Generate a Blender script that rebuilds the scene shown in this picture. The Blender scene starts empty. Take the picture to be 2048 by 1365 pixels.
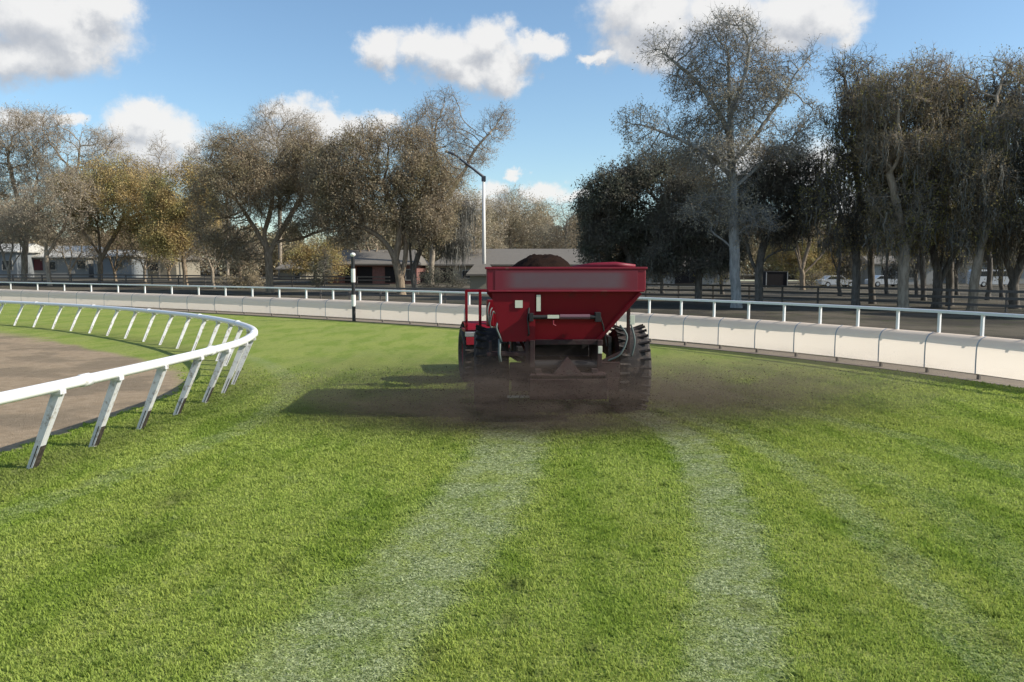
import bpy, math, random
import numpy as np
from mathutils import Vector, Matrix
S = bpy.context.scene
C = S.collection
rng = np.random.default_rng(7)
random.seed(7)
PI = math.pi

# ------------------------------------------------------------------ camera
CH = 2.26; F = 1600.0; PITCH = math.atan(145.5 / F)
cam = bpy.data.cameras.new('camera'); co = bpy.data.objects.new('camera', cam); C.objects.link(co)
co.location = (0, 0, CH); co.rotation_euler = (PI / 2 - PITCH, 0, 0)
cam.lens = 36.0 * F / 2048.0; cam.sensor_width = 36; cam.clip_end = 6000; cam.clip_start = 0.05
S.camera = co

def ss(a, b, x):
    t = np.clip((np.asarray(x, float) - a) / (b - a), 0, 1)
    return t * t * (3 - 2 * t)
def H(x, y):
    return 0.9 * ss(58, 110, y) * ss(15, -15, x) if False else 0.9 * ss(58, 110, y) * (1 - ss(-15, 15, x))
def ray(px, py):
    r = Vector((1, 0, 0)); f = Vector((0, math.cos(PITCH), -math.sin(PITCH))); u = Vector((0, math.sin(PITCH), math.cos(PITCH)))
    return (f + r * ((px - 1024) / F) + u * ((682.5 - py) / F))
def at(px, py, Y):
    d = ray(px, py); t = Y / d.y
    return Vector((d.x * t, Y, CH + d.z * t))
def gnd(px, py):
    d = ray(px, py); t = 30.0
    z = 0.0
    for _ in range(30):
        t = (z - CH) / d.z if d.z < -1e-4 else 400
        z = float(H(d.x * t, d.y * t))
    return Vector((d.x * t, d.y * t, z))

# ------------------------------------------------------------------ tagging helpers
def tag(o, label=None, cat=None, group=None, kind=None):
    if label: o['label'] = label
    if cat: o['category'] = cat
    if group: o['group'] = group
    if kind: o['kind'] = kind
    return o
def thing(name, label, cat, loc=(0, 0, 0), rz=0, group=None):
    o = bpy.data.objects.new(name, None); C.objects.link(o); o.empty_display_size = 0.2
    o.location = loc; o.rotation_euler = (0, 0, rz)
    return tag(o, label, cat, group)
def raw_mesh(name, V, Fc, mat, parent=None, smooth=False, loc=None, attrs=None, bevel=0):
    """V Nx3, Fc list of int arrays (each KxN same n-gon)"""
    me = bpy.data.meshes.new(name)
    V = np.asarray(V, np.float32)
    if not isinstance(Fc, list): Fc = [Fc]
    Fc = [np.asarray(f, np.int32) for f in Fc if len(f)]
    nl = sum(f.size for f in Fc); nf = sum(len(f) for f in Fc)
    me.vertices.add(len(V)); me.vertices.foreach_set('co', V.ravel())
    me.loops.add(nl); me.polygons.add(nf)
    me.loops.foreach_set('vertex_index', np.concatenate([f.ravel() for f in Fc]))
    tot = np.concatenate([np.full(len(f), f.shape[1], np.int32) for f in Fc])
    st = np.concatenate([[0], np.cumsum(tot)[:-1]]).astype(np.int32)
    me.polygons.foreach_set('loop_start', st)
    try: me.polygons.foreach_set('loop_total', tot)
    except Exception: pass
    me.polygons.foreach_set('use_smooth', np.full(nf, smooth, bool))
    if attrs:
        for k, v in attrs.items():
            a = me.attributes.new(k, 'FLOAT', 'POINT'); a.data.foreach_set('value', np.asarray(v, np.float32))
    me.update(calc_edges=True)
    me.materials.append(mat)
    o = bpy.data.objects.new(name, me); C.objects.link(o)
    if parent: o.parent = parent
    if loc is not None: o.location = loc
    if bevel:
        b = o.modifiers.new('bevel', 'BEVEL'); b.width = bevel; b.segments = 2; b.limit_method = 'ANGLE'
    return o

class MB:
    """collects shapes into one mesh"""
    def __init__(s): s.V = []; s.F = {}; s.n = 0
    def add(s, V, Fs):
        V = np.asarray(V, float).reshape(-1, 3)
        for f in Fs: s.F.setdefault(len(f), []).append([i + s.n for i in f])
        s.V.append(V); s.n += len(V); return s
    def box(s, c, size, rot=None):
        x, y, z = [a / 2 for a in size]
        V = np.array([(-x, -y, -z), (x, -y, -z), (x, y, -z), (-x, y, -z), (-x, -y, z), (x, -y, z), (x, y, z), (-x, y, z)])
        if rot is not None:
            M = np.array(rot.to_3x3()); V = V @ M.T
        return s.add(V + np.array(c), [(0, 3, 2, 1), (4, 5, 6, 7), (0, 1, 5, 4), (1, 2, 6, 5), (2, 3, 7, 6), (3, 0, 4, 7)])
    def hexa(s, bot, top):
        V = list(bot) + list(top)
        return s.add(V, [(0, 3, 2, 1), (4, 5, 6, 7), (0, 1, 5, 4), (1, 2, 6, 5), (2, 3, 7, 6), (3, 0, 4, 7)])
    def bar(s, a, b, w, h=None, up=(0, 0, 1)):
        a = Vector(a); b = Vector(b); h = h or w; d = b - a; L = d.length; d.normalize()
        u = Vector(up)
        if abs(d.dot(u)) > .95: u = Vector((0, 1, 0))
        r = d.cross(u).normalized(); u = r.cross(d)
        P = []
        for q in (a, b):
            for sx, sz in ((-1, -1), (1, -1), (1, 1), (-1, 1)): P.append(q + r * sx * w / 2 + u * sz * h / 2)
        return s.add([tuple(p) for p in P], [(0, 1, 2, 3), (7, 6, 5, 4), (0, 4, 5, 1), (1, 5, 6, 2), (2, 6, 7, 3), (3, 7, 4, 0)])
    def tube(s, pts, r, n=8, cap=True):
        pts = [Vector(p) for p in pts]; rs = r if hasattr(r, '__len__') else [r] * len(pts)
        V = []; pr = None
        for i, p in enumerate(pts):
            d = (pts[min(i + 1, len(pts) - 1)] - pts[max(i - 1, 0)]).normalized()
            if pr is None:
                pr = d.cross(Vector((0, 0, 1)) if abs(d.z) < .9 else Vector((1, 0, 0))).normalized()
            pr = (pr - d * pr.dot(d)).normalized(); q = d.cross(pr)
            for k in range(n):
                a = 2 * PI * k / n; V.append(tuple(p + (pr * math.cos(a) + q * math.sin(a)) * rs[i]))
        Fs = []
        for i in range(len(pts) - 1):
            for k in range(n):
                k2 = (k + 1) % n; Fs.append((i * n + k, i * n + k2, (i + 1) * n + k2, (i + 1) * n + k))
        if cap: Fs.append(tuple(range(n))[::-1]); Fs.append(tuple((len(pts) - 1) * n + k for k in range(n)))
        return s.add(V, Fs)
    def lathe(s, prof, c, axis='x', n=36):
        V = []; Fs = []; m = len(prof)
        for k in range(n):
            a = 2 * PI * k / n; ca, sa = math.cos(a), math.sin(a)
            for (h, r) in prof:
                p = (h, r * ca, r * sa) if axis == 'x' else (r * ca, r * sa, h)
                V.append((p[0] + c[0], p[1] + c[1], p[2] + c[2]))
        for k in range(n):
            k2 = (k + 1) % n
            for i in range(m - 1): Fs.append((k * m + i, k * m + i + 1, k2 * m + i + 1, k2 * m + i))
        return s.add(V, Fs)
    def build(s, name, mat, parent=None, smooth=False, bevel=0, loc=None):
        o = raw_mesh(name, np.concatenate(s.V), [np.array(f) for f in s.F.values()], mat, parent, smooth, loc, None, bevel)
        return o

# ------------------------------------------------------------------ materials
def newmat(name):
    m = bpy.data.materials.new(name); m.use_nodes = True; nt = m.node_tree
    nt.nodes.clear(); out = nt.nodes.new('ShaderNodeOutputMaterial')
    return m, nt, out
def N(nt, t, **kw):
    n = nt.nodes.new(t)
    for k, v in kw.items():
        if k.startswith('i_'):
            key = k[2:]; key = int(key) if key.isdigit() else key.replace('_', ' ')
            if isinstance(v, bpy.types.NodeSocket): nt.links.new(v, n.inputs[key])
            else: n.inputs[key].default_value = v
        else: setattr(n, k, v)
    return n
def math_(nt, op, a, b=None, c=None, clamp=False):
    n = nt.nodes.new('ShaderNodeMath'); n.operation = op; n.use_clamp = clamp
    for i, v in enumerate((a, b, c)):
        if v is None: continue
        if isinstance(v, bpy.types.NodeSocket): nt.links.new(v, n.inputs[i])
        else: n.inputs[i].default_value = v
    return n.outputs[0]
def mix(nt, f, a, b):
    n = nt.nodes.new('ShaderNodeMix'); n.data_type = 'RGBA'
    for s, v in ((n.inputs[0], f), (n.inputs[6], a), (n.inputs[7], b)):
        if isinstance(v, bpy.types.NodeSocket): nt.links.new(v, s)
        else: s.default_value = v if not hasattr(v, '__len__') else (tuple(v) + (1,))[:4]
    return n.outputs[2]
def noise(nt, vec, scale, detail=4, rough=.6, dist=0):
    n = N(nt, 'ShaderNodeTexNoise', i_Scale=scale, i_Detail=detail, i_Roughness=rough, i_Distortion=dist)
    if vec is not None: nt.links.new(vec, n.inputs['Vector'])
    return n.outputs['Fac']
def rampf(nt, f, a, b):
    n = N(nt, 'ShaderNodeMapRange', interpolation_type='SMOOTHSTEP'); nt.links.new(f, n.inputs[0])
    n.inputs[1].default_value = a; n.inputs[2].default_value = b
    return n.outputs[0]
def simple(name, col, rough=.6, metal=0, var=.15, scale=3., spec=.4, bump=0, bscale=20, dirt=None, dirtamt=0, coat=0):
    m, nt, out = newmat(name)
    tc = N(nt, 'ShaderNodeTexCoord').outputs['Object']
    f = noise(nt, tc, scale, 5, .65)
    c = mix(nt, f, tuple(x * (1 - var) for x in col), tuple(min(1, x * (1 + var)) for x in col))
    if dirt:
        d = rampf(nt, noise(nt, tc, scale * 2.3, 6, .7), .62 - dirtamt * .3, .8 - dirtamt * .2)
        c = mix(nt, d, c, dirt)
    b = N(nt, 'ShaderNodeBsdfPrincipled', i_Roughness=rough, i_Metallic=metal)
    nt.links.new(c, b.inputs['Base Color']); b.inputs['Specular IOR Level'].default_value = spec
    if coat: b.inputs['Coat Weight'].default_value = coat
    rr = N(nt, 'ShaderNodeMapRange'); nt.links.new(noise(nt, tc, scale * 4, 4, .6), rr.inputs[0])
    rr.inputs[3].default_value = max(0.05, rough - .12); rr.inputs[4].default_value = min(1, rough + .12)
    nt.links.new(rr.outputs[0], b.inputs['Roughness'])
    if bump:
        bp = N(nt, 'ShaderNodeBump', i_Strength=bump, i_Distance=.02); nt.links.new(noise(nt, tc, bscale, 5, .6), bp.inputs['Height'])
        nt.links.new(bp.outputs[0], b.inputs['Normal'])
    nt.links.new(b.outputs[0], out.inputs[0])
    return m

M = {}
M['rail'] = simple('white_rail_paint', (.80, .80, .80), .35, var=.04, dirt=(.5, .47, .42), dirtamt=.1)
M['post'] = simple('weathered_white_post', (.60, .60, .61), .5, var=.10, scale=5, dirt=(.26, .22, .18), dirtamt=.45)
M['post_dark'] = simple('soil_stained_metal', (.075, .06, .048), .85, var=.4, scale=9, dirt=(.025, .02, .016), dirtamt=1.1)
M['red'] = simple('red_paint', (.165, .0010, .008), .5, var=.15, scale=2, dirt=(.07, .014, .014), dirtamt=.15, coat=0, spec=.25)
M['redrim'] = simple('red_rim_paint', (.19, .006, .020), .5, var=.12, scale=2, dirt=(.16, .06, .05), dirtamt=.2)
M['decal'] = simple('worn_grey_decal', (.14, .07, .09), .6, var=.2, scale=5)
M['blackish_red'] = simple('blackish_red_paint', (.030, .011, .012), .85, var=.3, scale=4, dirt=(.04, .028, .025), dirtamt=.6)  # near-black red with browner mottling, for the spreader's lower parts
M['black'] = simple('black_steel', (.018, .017, .018), .6, var=.3)
M['rubber'] = simple('tyre_rubber', (.022, .020, .020), .85, var=.35, scale=5, dirt=(.10, .075, .06), dirtamt=.5, bump=.3)
M['grey'] = simple('grey_hose', (.10, .125, .12), .6)
M['steel'] = simple('galvanised_steel', (.45, .45, .44), .45, metal=.6)
M['label'] = simple('cream_label', (.62, .62, .50), .6, var=.1)
M['soil'] = simple('dark_topsoil', (.020, .012, .009), 1.0, var=.4, scale=8, bump=.8, bscale=30, spec=.03)
M['pole_white'] = simple('white_pole_paint', (.75, .73, .68), .5, var=.06)
M['pole_black'] = simple('black_pole_paint', (.02, .02, .022), .5)
M['dark_arm'] = simple('dark_arm_metal', (.06, .065, .08), .5)
M['wood'] = simple('weathered_fence_wood', (.13, .115, .10), .9, var=.35, scale=6)
M['rib'] = simple('grey_skirt_strip', (.42, .44, .47), .5, var=.1)

def mat_skirt():
    m, nt, out = newmat('cream_plastic_skirt')
    tc = N(nt, 'ShaderNodeTexCoord').outputs['Object']
    oi = N(nt, 'ShaderNodeObjectInfo').outputs['Random']
    c = mix(nt, noise(nt, tc, 1.2, 4), (.93, .80, .67), (.95, .84, .73))
    c = mix(nt, math_(nt, 'MULTIPLY', oi, .25), c, (.89, .78, .68))
    g = rampf(nt, noise(nt, tc, 6, 6, .7), .62, .85)
    zz = N(nt, 'ShaderNodeSeparateXYZ'); nt.links.new(tc, zz.inputs[0])
    bm_ = math_(nt, 'MULTIPLY', rampf(nt, zz.outputs[2], .42, .12), rampf(nt, noise(nt, tc, 2.2, 5, .7), .35, .75)); c = mix(nt, math_(nt, 'MULTIPLY', bm_, .35), c, (.55, .50, .38))
    c = mix(nt, math_(nt, 'MULTIPLY', g, .3), c, (.6, .52, .42))
    b = N(nt, 'ShaderNodeBsdfPrincipled', i_Roughness=.45); nt.links.new(c, b.inputs['Base Color'])
    t = N(nt, 'ShaderNodeBsdfTranslucent'); nt.links.new(mix(nt, .6, c, (1.0, .90, .78)), t.inputs[0])
    mx = N(nt, 'ShaderNodeMixShader', i_0=.50); nt.links.new(b.outputs[0], mx.inputs[1]); nt.links.new(t.outputs[0], mx.inputs[2])
    nt.links.new(mx.outputs[0], out.inputs[0]); return m
M['skirt'] = mat_skirt()

def bark(name, c1, c2):
    m, nt, out = newmat(name)
    tc = N(nt, 'ShaderNodeTexCoord').outputs['Object']
    mp = N(nt, 'ShaderNodeMapping'); mp.inputs['Scale'].default_value = (1, 1, .25); nt.links.new(tc, mp.inputs[0])
    f = noise(nt, mp.outputs[0], 7, 6, .7)
    c = mix(nt, rampf(nt, f, .3, .7), c1, c2)
    b = N(nt, 'ShaderNodeBsdfPrincipled', i_Roughness=.95); b.inputs['Specular IOR Level'].default_value = .1
    nt.links.new(c, b.inputs['Base Color'])
    bp = N(nt, 'ShaderNodeBump', i_Strength=.6, i_Distance=.04); nt.links.new(f, bp.inputs['Height']); nt.links.new(bp.outputs[0], b.inputs['Normal'])
    nt.links.new(b.outputs[0], out.inputs[0]); return m
def leafmat(name, c1, c2, c3=None, trans=.35, cscale=.45):
    m, nt, out = newmat(name)
    a = N(nt, 'ShaderNodeAttribute', attribute_name='tone').outputs['Fac']
    tc = N(nt, 'ShaderNodeNewGeometry').outputs['Position']
    c = mix(nt, a, c1, c2)
    if c3: c = mix(nt, rampf(nt, noise(nt, tc, cscale, 3, .5), .42, .62), c, c3)
    d = N(nt, 'ShaderNodeBsdfDiffuse'); nt.links.new(c, d.inputs[0])
    t = N(nt, 'ShaderNodeBsdfTranslucent'); nt.links.new(c, t.inputs[0])
    mx = N(nt, 'ShaderNodeMixShader', i_0=trans); nt.links.new(d.outputs[0], mx.inputs[1]); nt.links.new(t.outputs[0], mx.inputs[2])
    nt.links.new(mx.outputs[0], out.inputs[0]); return m
M['bark_oak'] = bark('oak_bark', (.15, .115, .08), (.33, .26, .185))
M['bark_grey'] = bark('grey_bark', (.22, .18, .135), (.42, .355, .275))
M['bark_pale'] = bark('pale_bark', (.20, .205, .20), (.38, .38, .36))
M['bark_dark'] = bark('dark_bark', (.09, .08, .07), (.20, .18, .155))
M['leaf_tan'] = leafmat('tan_leaves', (.45, .385, .28), (.62, .54, .41), (.42, .37, .25))
M['leaf_brown'] = leafmat('brown_olive_leaves', (.34, .275, .18), (.50, .415, .285), (.32, .275, .165))
M['leaf_gold'] = leafmat('golden_leaves', (.44, .32, .14), (.60, .46, .22), (.38, .35, .15))
M['leaf_pale'] = leafmat('pale_seed_leaves', (.33, .30, .22), (.50, .45, .33), (.36, .28, .18))
M['leaf_wood'] = leafmat('far_winter_leaves', (.28, .225, .15), (.42, .34, .235), (.28, .25, .16), .3, .08)
M['leaf_dark'] = leafmat('dark_evergreen_leaves', (.11, .12, .09), (.22, .22, .16), (.18, .165, .13))
M['leaf_mix'] = leafmat('brown_green_leaves', (.23, .18, .11), (.38, .31, .18), (.33, .29, .10))
M['moss'] = leafmat('grey_moss', (.17, .165, .145), (.27, .26, .225), None, .3)
M['moss_dark'] = leafmat('dark_grey_moss', (.15, .15, .13), (.26, .25, .215), None, .3)

# ------------------------------------------------------------------ curves of the track
_px = [0, 137, 273, 410, 547, 744, 866, 920, 1290, 1445, 1640, 1835, 2048]
_py = [604, 612, 620, 627.5, 634.5, 643.5, 650, 653.5, 687, 700, 722, 745, 774]
_cf = np.polyfit(np.array(_px) / 1000., _py, 3)
def fy(px): return float(np.polyval(_cf, px / 1000.))
def smooth_poly(P, n=12):
    P = [Vector(p) for p in P]; out = []
    for i in range(len(P) - 1):
        p0 = P[max(i - 1, 0)]; p1 = P[i]; p2 = P[i + 1]; p3 = P[min(i + 2, len(P) - 1)]
        for k in range(n):
            t = k / n
            out.append(.5 * ((2 * p1) + (p2 - p0) * t + (2 * p0 - 5 * p1 + 4 * p2 - p3) * t * t + (3 * p1 - p0 - 3 * p2 + p3) * t ** 3))
    out.append(P[-1]); return out
fence_px = [-40 + 53.6 * k for k in range(-1, 1)] + [14 + 53.6 * k for k in range(17)] + [928, 984, 1041, 1100, 1161, 1223, 1286, 1349, 1414, 1482, 1552, 1623, 1697, 1775, 1856, 1940, 2027]
FP = [gnd(p, fy(p)) for p in fence_px]
d0 = (FP[0] - FP[1]).normalized()
for k in range(3): FP.insert(0, FP[0] + d0 * 3.2)
d1 = (FP[-1] - FP[-2]); L1 = 1.0; ang = math.atan2(d1.y, d1.x)
for k in range(9):
    ang -= math.radians(.9); FP.append(FP[-1] + Vector((math.cos(ang), math.sin(ang), 0)) * L1)
for p in FP: p.z = float(H(p.x, p.y))
inner = smooth_poly([(-5.75, -8, 0), (-5.6, 0, 0), (-5.36, 6, 0), (-5.12, 8.4, 0), (-4.92, 10.5, 0), (-4.80, 12.6, 0), (-4.86, 14.4, 0), (-5.40, 16.7, 0), (-6.4, 18.8, 0), (-7.75, 20.9, 0), (-9.4, 23.0, 0), (-11.8, 25.6, 0), (-14.8, 28.4, 0), (-18, 30.9, 0), (-21.5, 33.2, 0), (-26.5, 36, 0), (-33, 39, 0)], 10)
def offset_curve(P, d):
    out = []
    for i, p in enumerate(P):
        t = (P[min(i + 1, len(P) - 1)] - P[max(i - 1, 0)]); t.z = 0; t.normalize()
        nrm = Vector((-t.y, t.x, 0)); dd = d(i, p) if callable(d) else d
        out.append(p + nrm * dd)
    return out
inner_base = offset_curve(inner, .40)
def dist_poly(X, Y, P):
    """unsigned distance of points to a polyline"""
    best = np.full(X.shape, 1e9)
    for a, b in zip(P[:-1], P[1:]):
        dx, dy = b.x - a.x, b.y - a.y; L = dx * dx + dy * dy + 1e-12
        t = np.clip(((X - a.x) * dx + (Y - a.y) * dy) / L, 0, 1)
        best = np.minimum(best, np.hypot(X - a.x - t * dx, Y - a.y - t * dy))
    return best
def inside(X, Y, P):
    r = np.zeros(X.shape, bool); n = len(P)
    for i in range(n):
        a = P[i]; b = P[(i + 1) % n]
        if a[1] == b[1]: continue
        c = ((a[1] > Y) != (b[1] > Y)) & (X < (b[0] - a[0]) * (Y - a[1]) / (b[1] - a[1]) + a[0])
        r ^= c
    return r
fence_poly = [(p.x, p.y) for p in FP] + [(60, -40), (-120, -40), (-120, FP[0].y)]
infield_edge = offset_curve(inner_base, lambda i, p: 0.85 + 1.1 * float(ss(14, 26, p.y)))
infield_poly = [(p.x, p.y) for p in infield_edge] + [(-120, 39), (-120, -8)]

tracks = [  # pixel centre line, half width (m), strength
    ([(480, 1480), (610, 1365), (778, 1200), (872, 1105), (955, 1005), (1012, 910), (1030, 850)], .48, .95),
    ([(1465, 1460), (1465, 1365), (1472, 1200), (1462, 1100), (1440, 1000), (1392, 900), (1345, 860), (1260, 822)], .30, 1.0),
    ([(2060, 1400), (1960, 1300), (1820, 1150), (1690, 1010), (1570, 920), (1470, 870), (1330, 815)], .20, .5),
    ([(2300, 1330), (2170, 1230), (1990, 1100), (1830, 985), (1700, 915)], .25, .28),
    ([(2200, 1010), (2048, 950), (1850, 885), (1700, 850), (1500, 800), (1300, 755)], .22, .40),
    ([(-200, 1120), (0, 1035), (200, 968), (380, 900), (520, 838), (583, 772), (545, 735), (470, 705), (420, 690)], .20, .42),
]
TR = []
for pts, w, s_ in tracks:
    g = [gnd(*p) for p in pts]; TR.append((smooth_poly(g, 6), w, s_))
DIV = [(gnd(*p).x, gnd(*p).y, r_, s_) for p, r_, s_ in [((1030, 1170), .07, .9), ((1015, 1240), .05, .8), ((350, 1000), .16, .6), ((300, 1075), .14, .5), ((870, 1310), .05, .7), ((1180, 1300), .05, .6), ((720, 1190), .12, .4), ((1650, 925), .14, .4), ((1800, 1120), .1, .4), ((560, 1140), .08, .45), ((1500, 1215), .06, .6), ((2000, 1280), .08, .5)]]
def fields(X, Y):
    tr = np.zeros(X.shape)
    wob = .018 * np.sin(X * 9.1 + Y * 5.3) + .016 * np.sin(Y * 14.7 - X * 6.1) + .012 * np.sin(Y * 31 + X * 23)
    for P, w, s_ in TR:
        m = np.zeros(X.shape); near = (Y < 40)
        d = dist_poly(X, Y, P) + wob * 1.6
        tr = np.maximum(tr, s_ * (1 - ss(w * .60, w * 1.30, d)))
    di = dist_poly(X, Y, infield_edge); ins = inside(X, Y, infield_poly)
    sd = np.where(ins, di, -di) + wob * 3 + .06 * np.sin(X * 2.3 + 1.1 * np.sin(Y * 3.1))
    dirt = ss(-.20, .16, sd)
    thin = .55 * np.exp(-((dist_poly(X, Y, inner_base)) / .55) ** 2)      # worn grass under the rail
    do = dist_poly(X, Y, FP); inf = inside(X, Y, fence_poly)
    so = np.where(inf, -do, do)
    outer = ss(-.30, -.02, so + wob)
    soil = .75 * np.exp(-((X - 3.2) / 2.3) ** 2 - ((Y - 14.0) / 2.3) ** 2) + .6 * np.exp(-((X + 1.3) / 2.2) ** 2 - ((Y - 12.6) / 1.6) ** 2) \
        + .65 * np.exp(-((X - .7) / 1.9) ** 2 - ((Y - 11.4) / 1.1) ** 2)
    soil = np.clip(soil, 0, .8)
    for (bx, by, br, bs) in DIV:
        thin = np.maximum(thin, bs * np.exp(-((X - bx) / br) ** 2 - ((Y - by) / (br * 1.9)) ** 2))
    return tr, dirt, thin, outer, soil, sd, so

# ------------------------------------------------------------------ ground
def turf_col(nt, P, g, track, tcol):
    n1 = noise(nt, P, .42, 3, .5)
    mp = N(nt, 'ShaderNodeMapping'); mp.inputs['Scale'].default_value = (1, .32, 1); mp.inputs['Rotation'].default_value = (0, 0, -.12); nt.links.new(P, mp.inputs[0])
    n5 = noise(nt, mp.outputs[0], 1.5, 4, .55)
    mp2 = N(nt, 'ShaderNodeMapping'); mp2.inputs['Scale'].default_value = (1, 1.9, 1); nt.links.new(P, mp2.inputs[0])
    n6 = noise(nt, mp2.outputs[0], 5.5, 4, .6); n7 = noise(nt, P, 3.2, 5, .7)
    def mul(f, k, c): return mix(nt, math_(nt, 'MULTIPLY', f, k), g, c)
    g = mul(rampf(nt, n1, .40, .62), .45, (.30, .34, .075))
    g = mul(rampf(nt, n5, .46, .62), .6, (.150, .235, .026))
    g = mul(rampf(nt, n7, .56, .70), .5, (.30, .33, .15))
    g = mul(rampf(nt, n6, .575, .68), .80, (.080, .120, .020))
    n8 = noise(nt, P, 17, 3, .7); g = mul(rampf(nt, n8, .52, .70), .40, (.36, .42, .12)); g = mul(rampf(nt, n8, .50, .32), .40, (.12, .17, .03))
    n9 = noise(nt, P, 24, 3, .75); tcol = mix(nt, math_(nt, 'MULTIPLY', rampf(nt, n9, .50, .62), .55), tcol, (.52, .56, .36)); tcol = mix(nt, math_(nt, 'MULTIPLY', rampf(nt, n9, .48, .36), .7), tcol, (.10, .125, .055))
    f = math_(nt, 'MULTIPLY', track, math_(nt, 'ADD', .36, math_(nt, 'MULTIPLY', rampf(nt, noise(nt, P, 2.3, 6, .75), .38, .58), .64)))
    return mix(nt, f, g, tcol)
def ground_mat():
    m, nt, out = newmat('track_ground')
    P = N(nt, 'ShaderNodeNewGeometry').outputs['Position']
    A = lambda n: N(nt, 'ShaderNodeAttribute', attribute_name=n).outputs['Fac']
    n1 = noise(nt, P, .55, 3, .5); n2 = noise(nt, P, 4.5, 5, .65); n3 = noise(nt, P, 38, 4, .7)
    mp = N(nt, 'ShaderNodeMapping'); mp.inputs['Scale'].default_value = (1, 2.2, 1); nt.links.new(P, mp.inputs[0])
    n4 = noise(nt, mp.outputs[0], 7, 5, .7)
    g = turf_col(nt, P, mix(nt, rampf(nt, n3, .3, .7), (.215, .260, .058), (.285, .325, .090)), A('track'), mix(nt, rampf(nt, n3, .35, .65), (.16, .20, .08), (.31, .35, .16)))
    g = mix(nt, math_(nt, 'MULTIPLY', A('thin'), rampf(nt, n2, .3, .6)), g, (.12, .125, .05))
    dirt = mix(nt, rampf(nt, n2, .3, .7), (.30, .225, .145), (.39, .30, .205))
    dirt = mix(nt, math_(nt, 'MULTIPLY', rampf(nt, n1, .45, .6), .55), dirt, (.165, .135, .095))
    dirt = mix(nt, rampf(nt, n4, .6, .75), dirt, (.17, .13, .10))
    g = mix(nt, A('dirt'), g, dirt)
    sl = mix(nt, n3, (.055, .042, .034), (.10, .078, .062))
    g = mix(nt, math_(nt, 'MULTIPLY', A('soil'), math_(nt, 'ADD', .45, rampf(nt, n3, .3, .7)), clamp=True), g, sl)
    o1 = mix(nt, rampf(nt, noise(nt, P, .16, 4, .6), .4, .62), (.055, .050, .040), (.13, .112, .085))  # litter tones, darkened overall to carry the grove's shade
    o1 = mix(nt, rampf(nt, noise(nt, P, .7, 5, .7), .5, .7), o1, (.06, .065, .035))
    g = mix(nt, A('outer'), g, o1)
    b = N(nt, 'ShaderNodeBsdfPrincipled', i_Roughness=.95); b.inputs['Specular IOR Level'].default_value = .12
    nt.links.new(g, b.inputs['Base Color'])
    bp = N(nt, 'ShaderNodeBump', i_Strength=.9, i_Distance=.03)
    hh = math_(nt, 'ADD', math_(nt, 'MULTIPLY', n4, 1.4), n3); nt.links.new(hh, bp.inputs['Height']); nt.links.new(bp.outputs[0], b.inputs['Normal'])
    nt.links.new(b.outputs[0], out.inputs[0]); return m
M['ground'] = ground_mat()
def grid(xs, ys, hole=None):
    X, Y = np.meshgrid(xs, ys); Z = H(X, Y)
    nx, ny = len(xs), len(ys)
    idx = np.arange(nx * ny).reshape(ny, nx)
    q = np.stack([idx[:-1, :-1], idx[:-1, 1:], idx[1:, 1:], idx[1:, :-1]], -1).reshape(-1, 4)
    V = np.stack([X, Y, Z], -1).reshape(-1, 3)
    cx = V[q][:, :, 0].mean(1); cy = V[q][:, :, 1].mean(1)
    if hole is not None:
        k = ~((cx > hole[0]) & (cx < hole[1]) & (cy > hole[2]) & (cy < hole[3])); q = q[k]; cx = cx[k]; cy = cy[k]
    return V, q, cx, cy
GX = (-14.4, 14.4, -6.0, 30.0)
Va, qa, cxa, cya = grid(np.linspace(GX[0], GX[1], 241), np.linspace(GX[2], GX[3], 301))
Vb, qb, cxb, cyb = grid(np.linspace(-81.6, 81.6, 273), np.linspace(-12, 142.8, 259), GX)
V = np.concatenate([Va, Vb]); q = np.concatenate([qa, qb + len(Va)]); cx = np.concatenate([cxa, cxb]); cy = np.concatenate([cya, cyb])
tr, dirt, thin, outer, soil, sd, so = fields(V[:, 0], V[:, 1])
_, _, _, _, _, sdc, soc = fields(cx, cy)
def sub(name, mask):
    qq = q[mask]; u, inv = np.unique(qq, return_inverse=True)
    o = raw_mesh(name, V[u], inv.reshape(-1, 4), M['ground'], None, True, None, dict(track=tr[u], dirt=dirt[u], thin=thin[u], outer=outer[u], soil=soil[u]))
    return tag(o, kind='structure')
is_in = sdc > .22; is_out = (soc > .25) | (cx < -70); is_out &= ~is_in
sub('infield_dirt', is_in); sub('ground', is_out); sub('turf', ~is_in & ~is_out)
# far sheet to the horizon: a ring round the detailed sheets
mb = MB()
R0 = [(-81.6, -12), (81.6, -12), (81.6, 142.8), (-81.6, 142.8)]; R1 = [(-3000, -3000), (3000, -3000), (3000, 3000), (-3000, 3000)]
vv = [(x, y, float(H(x, y)) - .02) for x, y in R0] + [(x, y, float(H(x, y)) if y > 0 else 0) for x, y in R1]
ff = [(i, (i + 1) % 4, 4 + (i + 1) % 4, 4 + i)[::-1] for i in range(4)]
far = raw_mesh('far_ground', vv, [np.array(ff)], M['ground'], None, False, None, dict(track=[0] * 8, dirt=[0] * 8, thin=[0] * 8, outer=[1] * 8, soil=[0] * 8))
tag(far, kind='structure')
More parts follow.
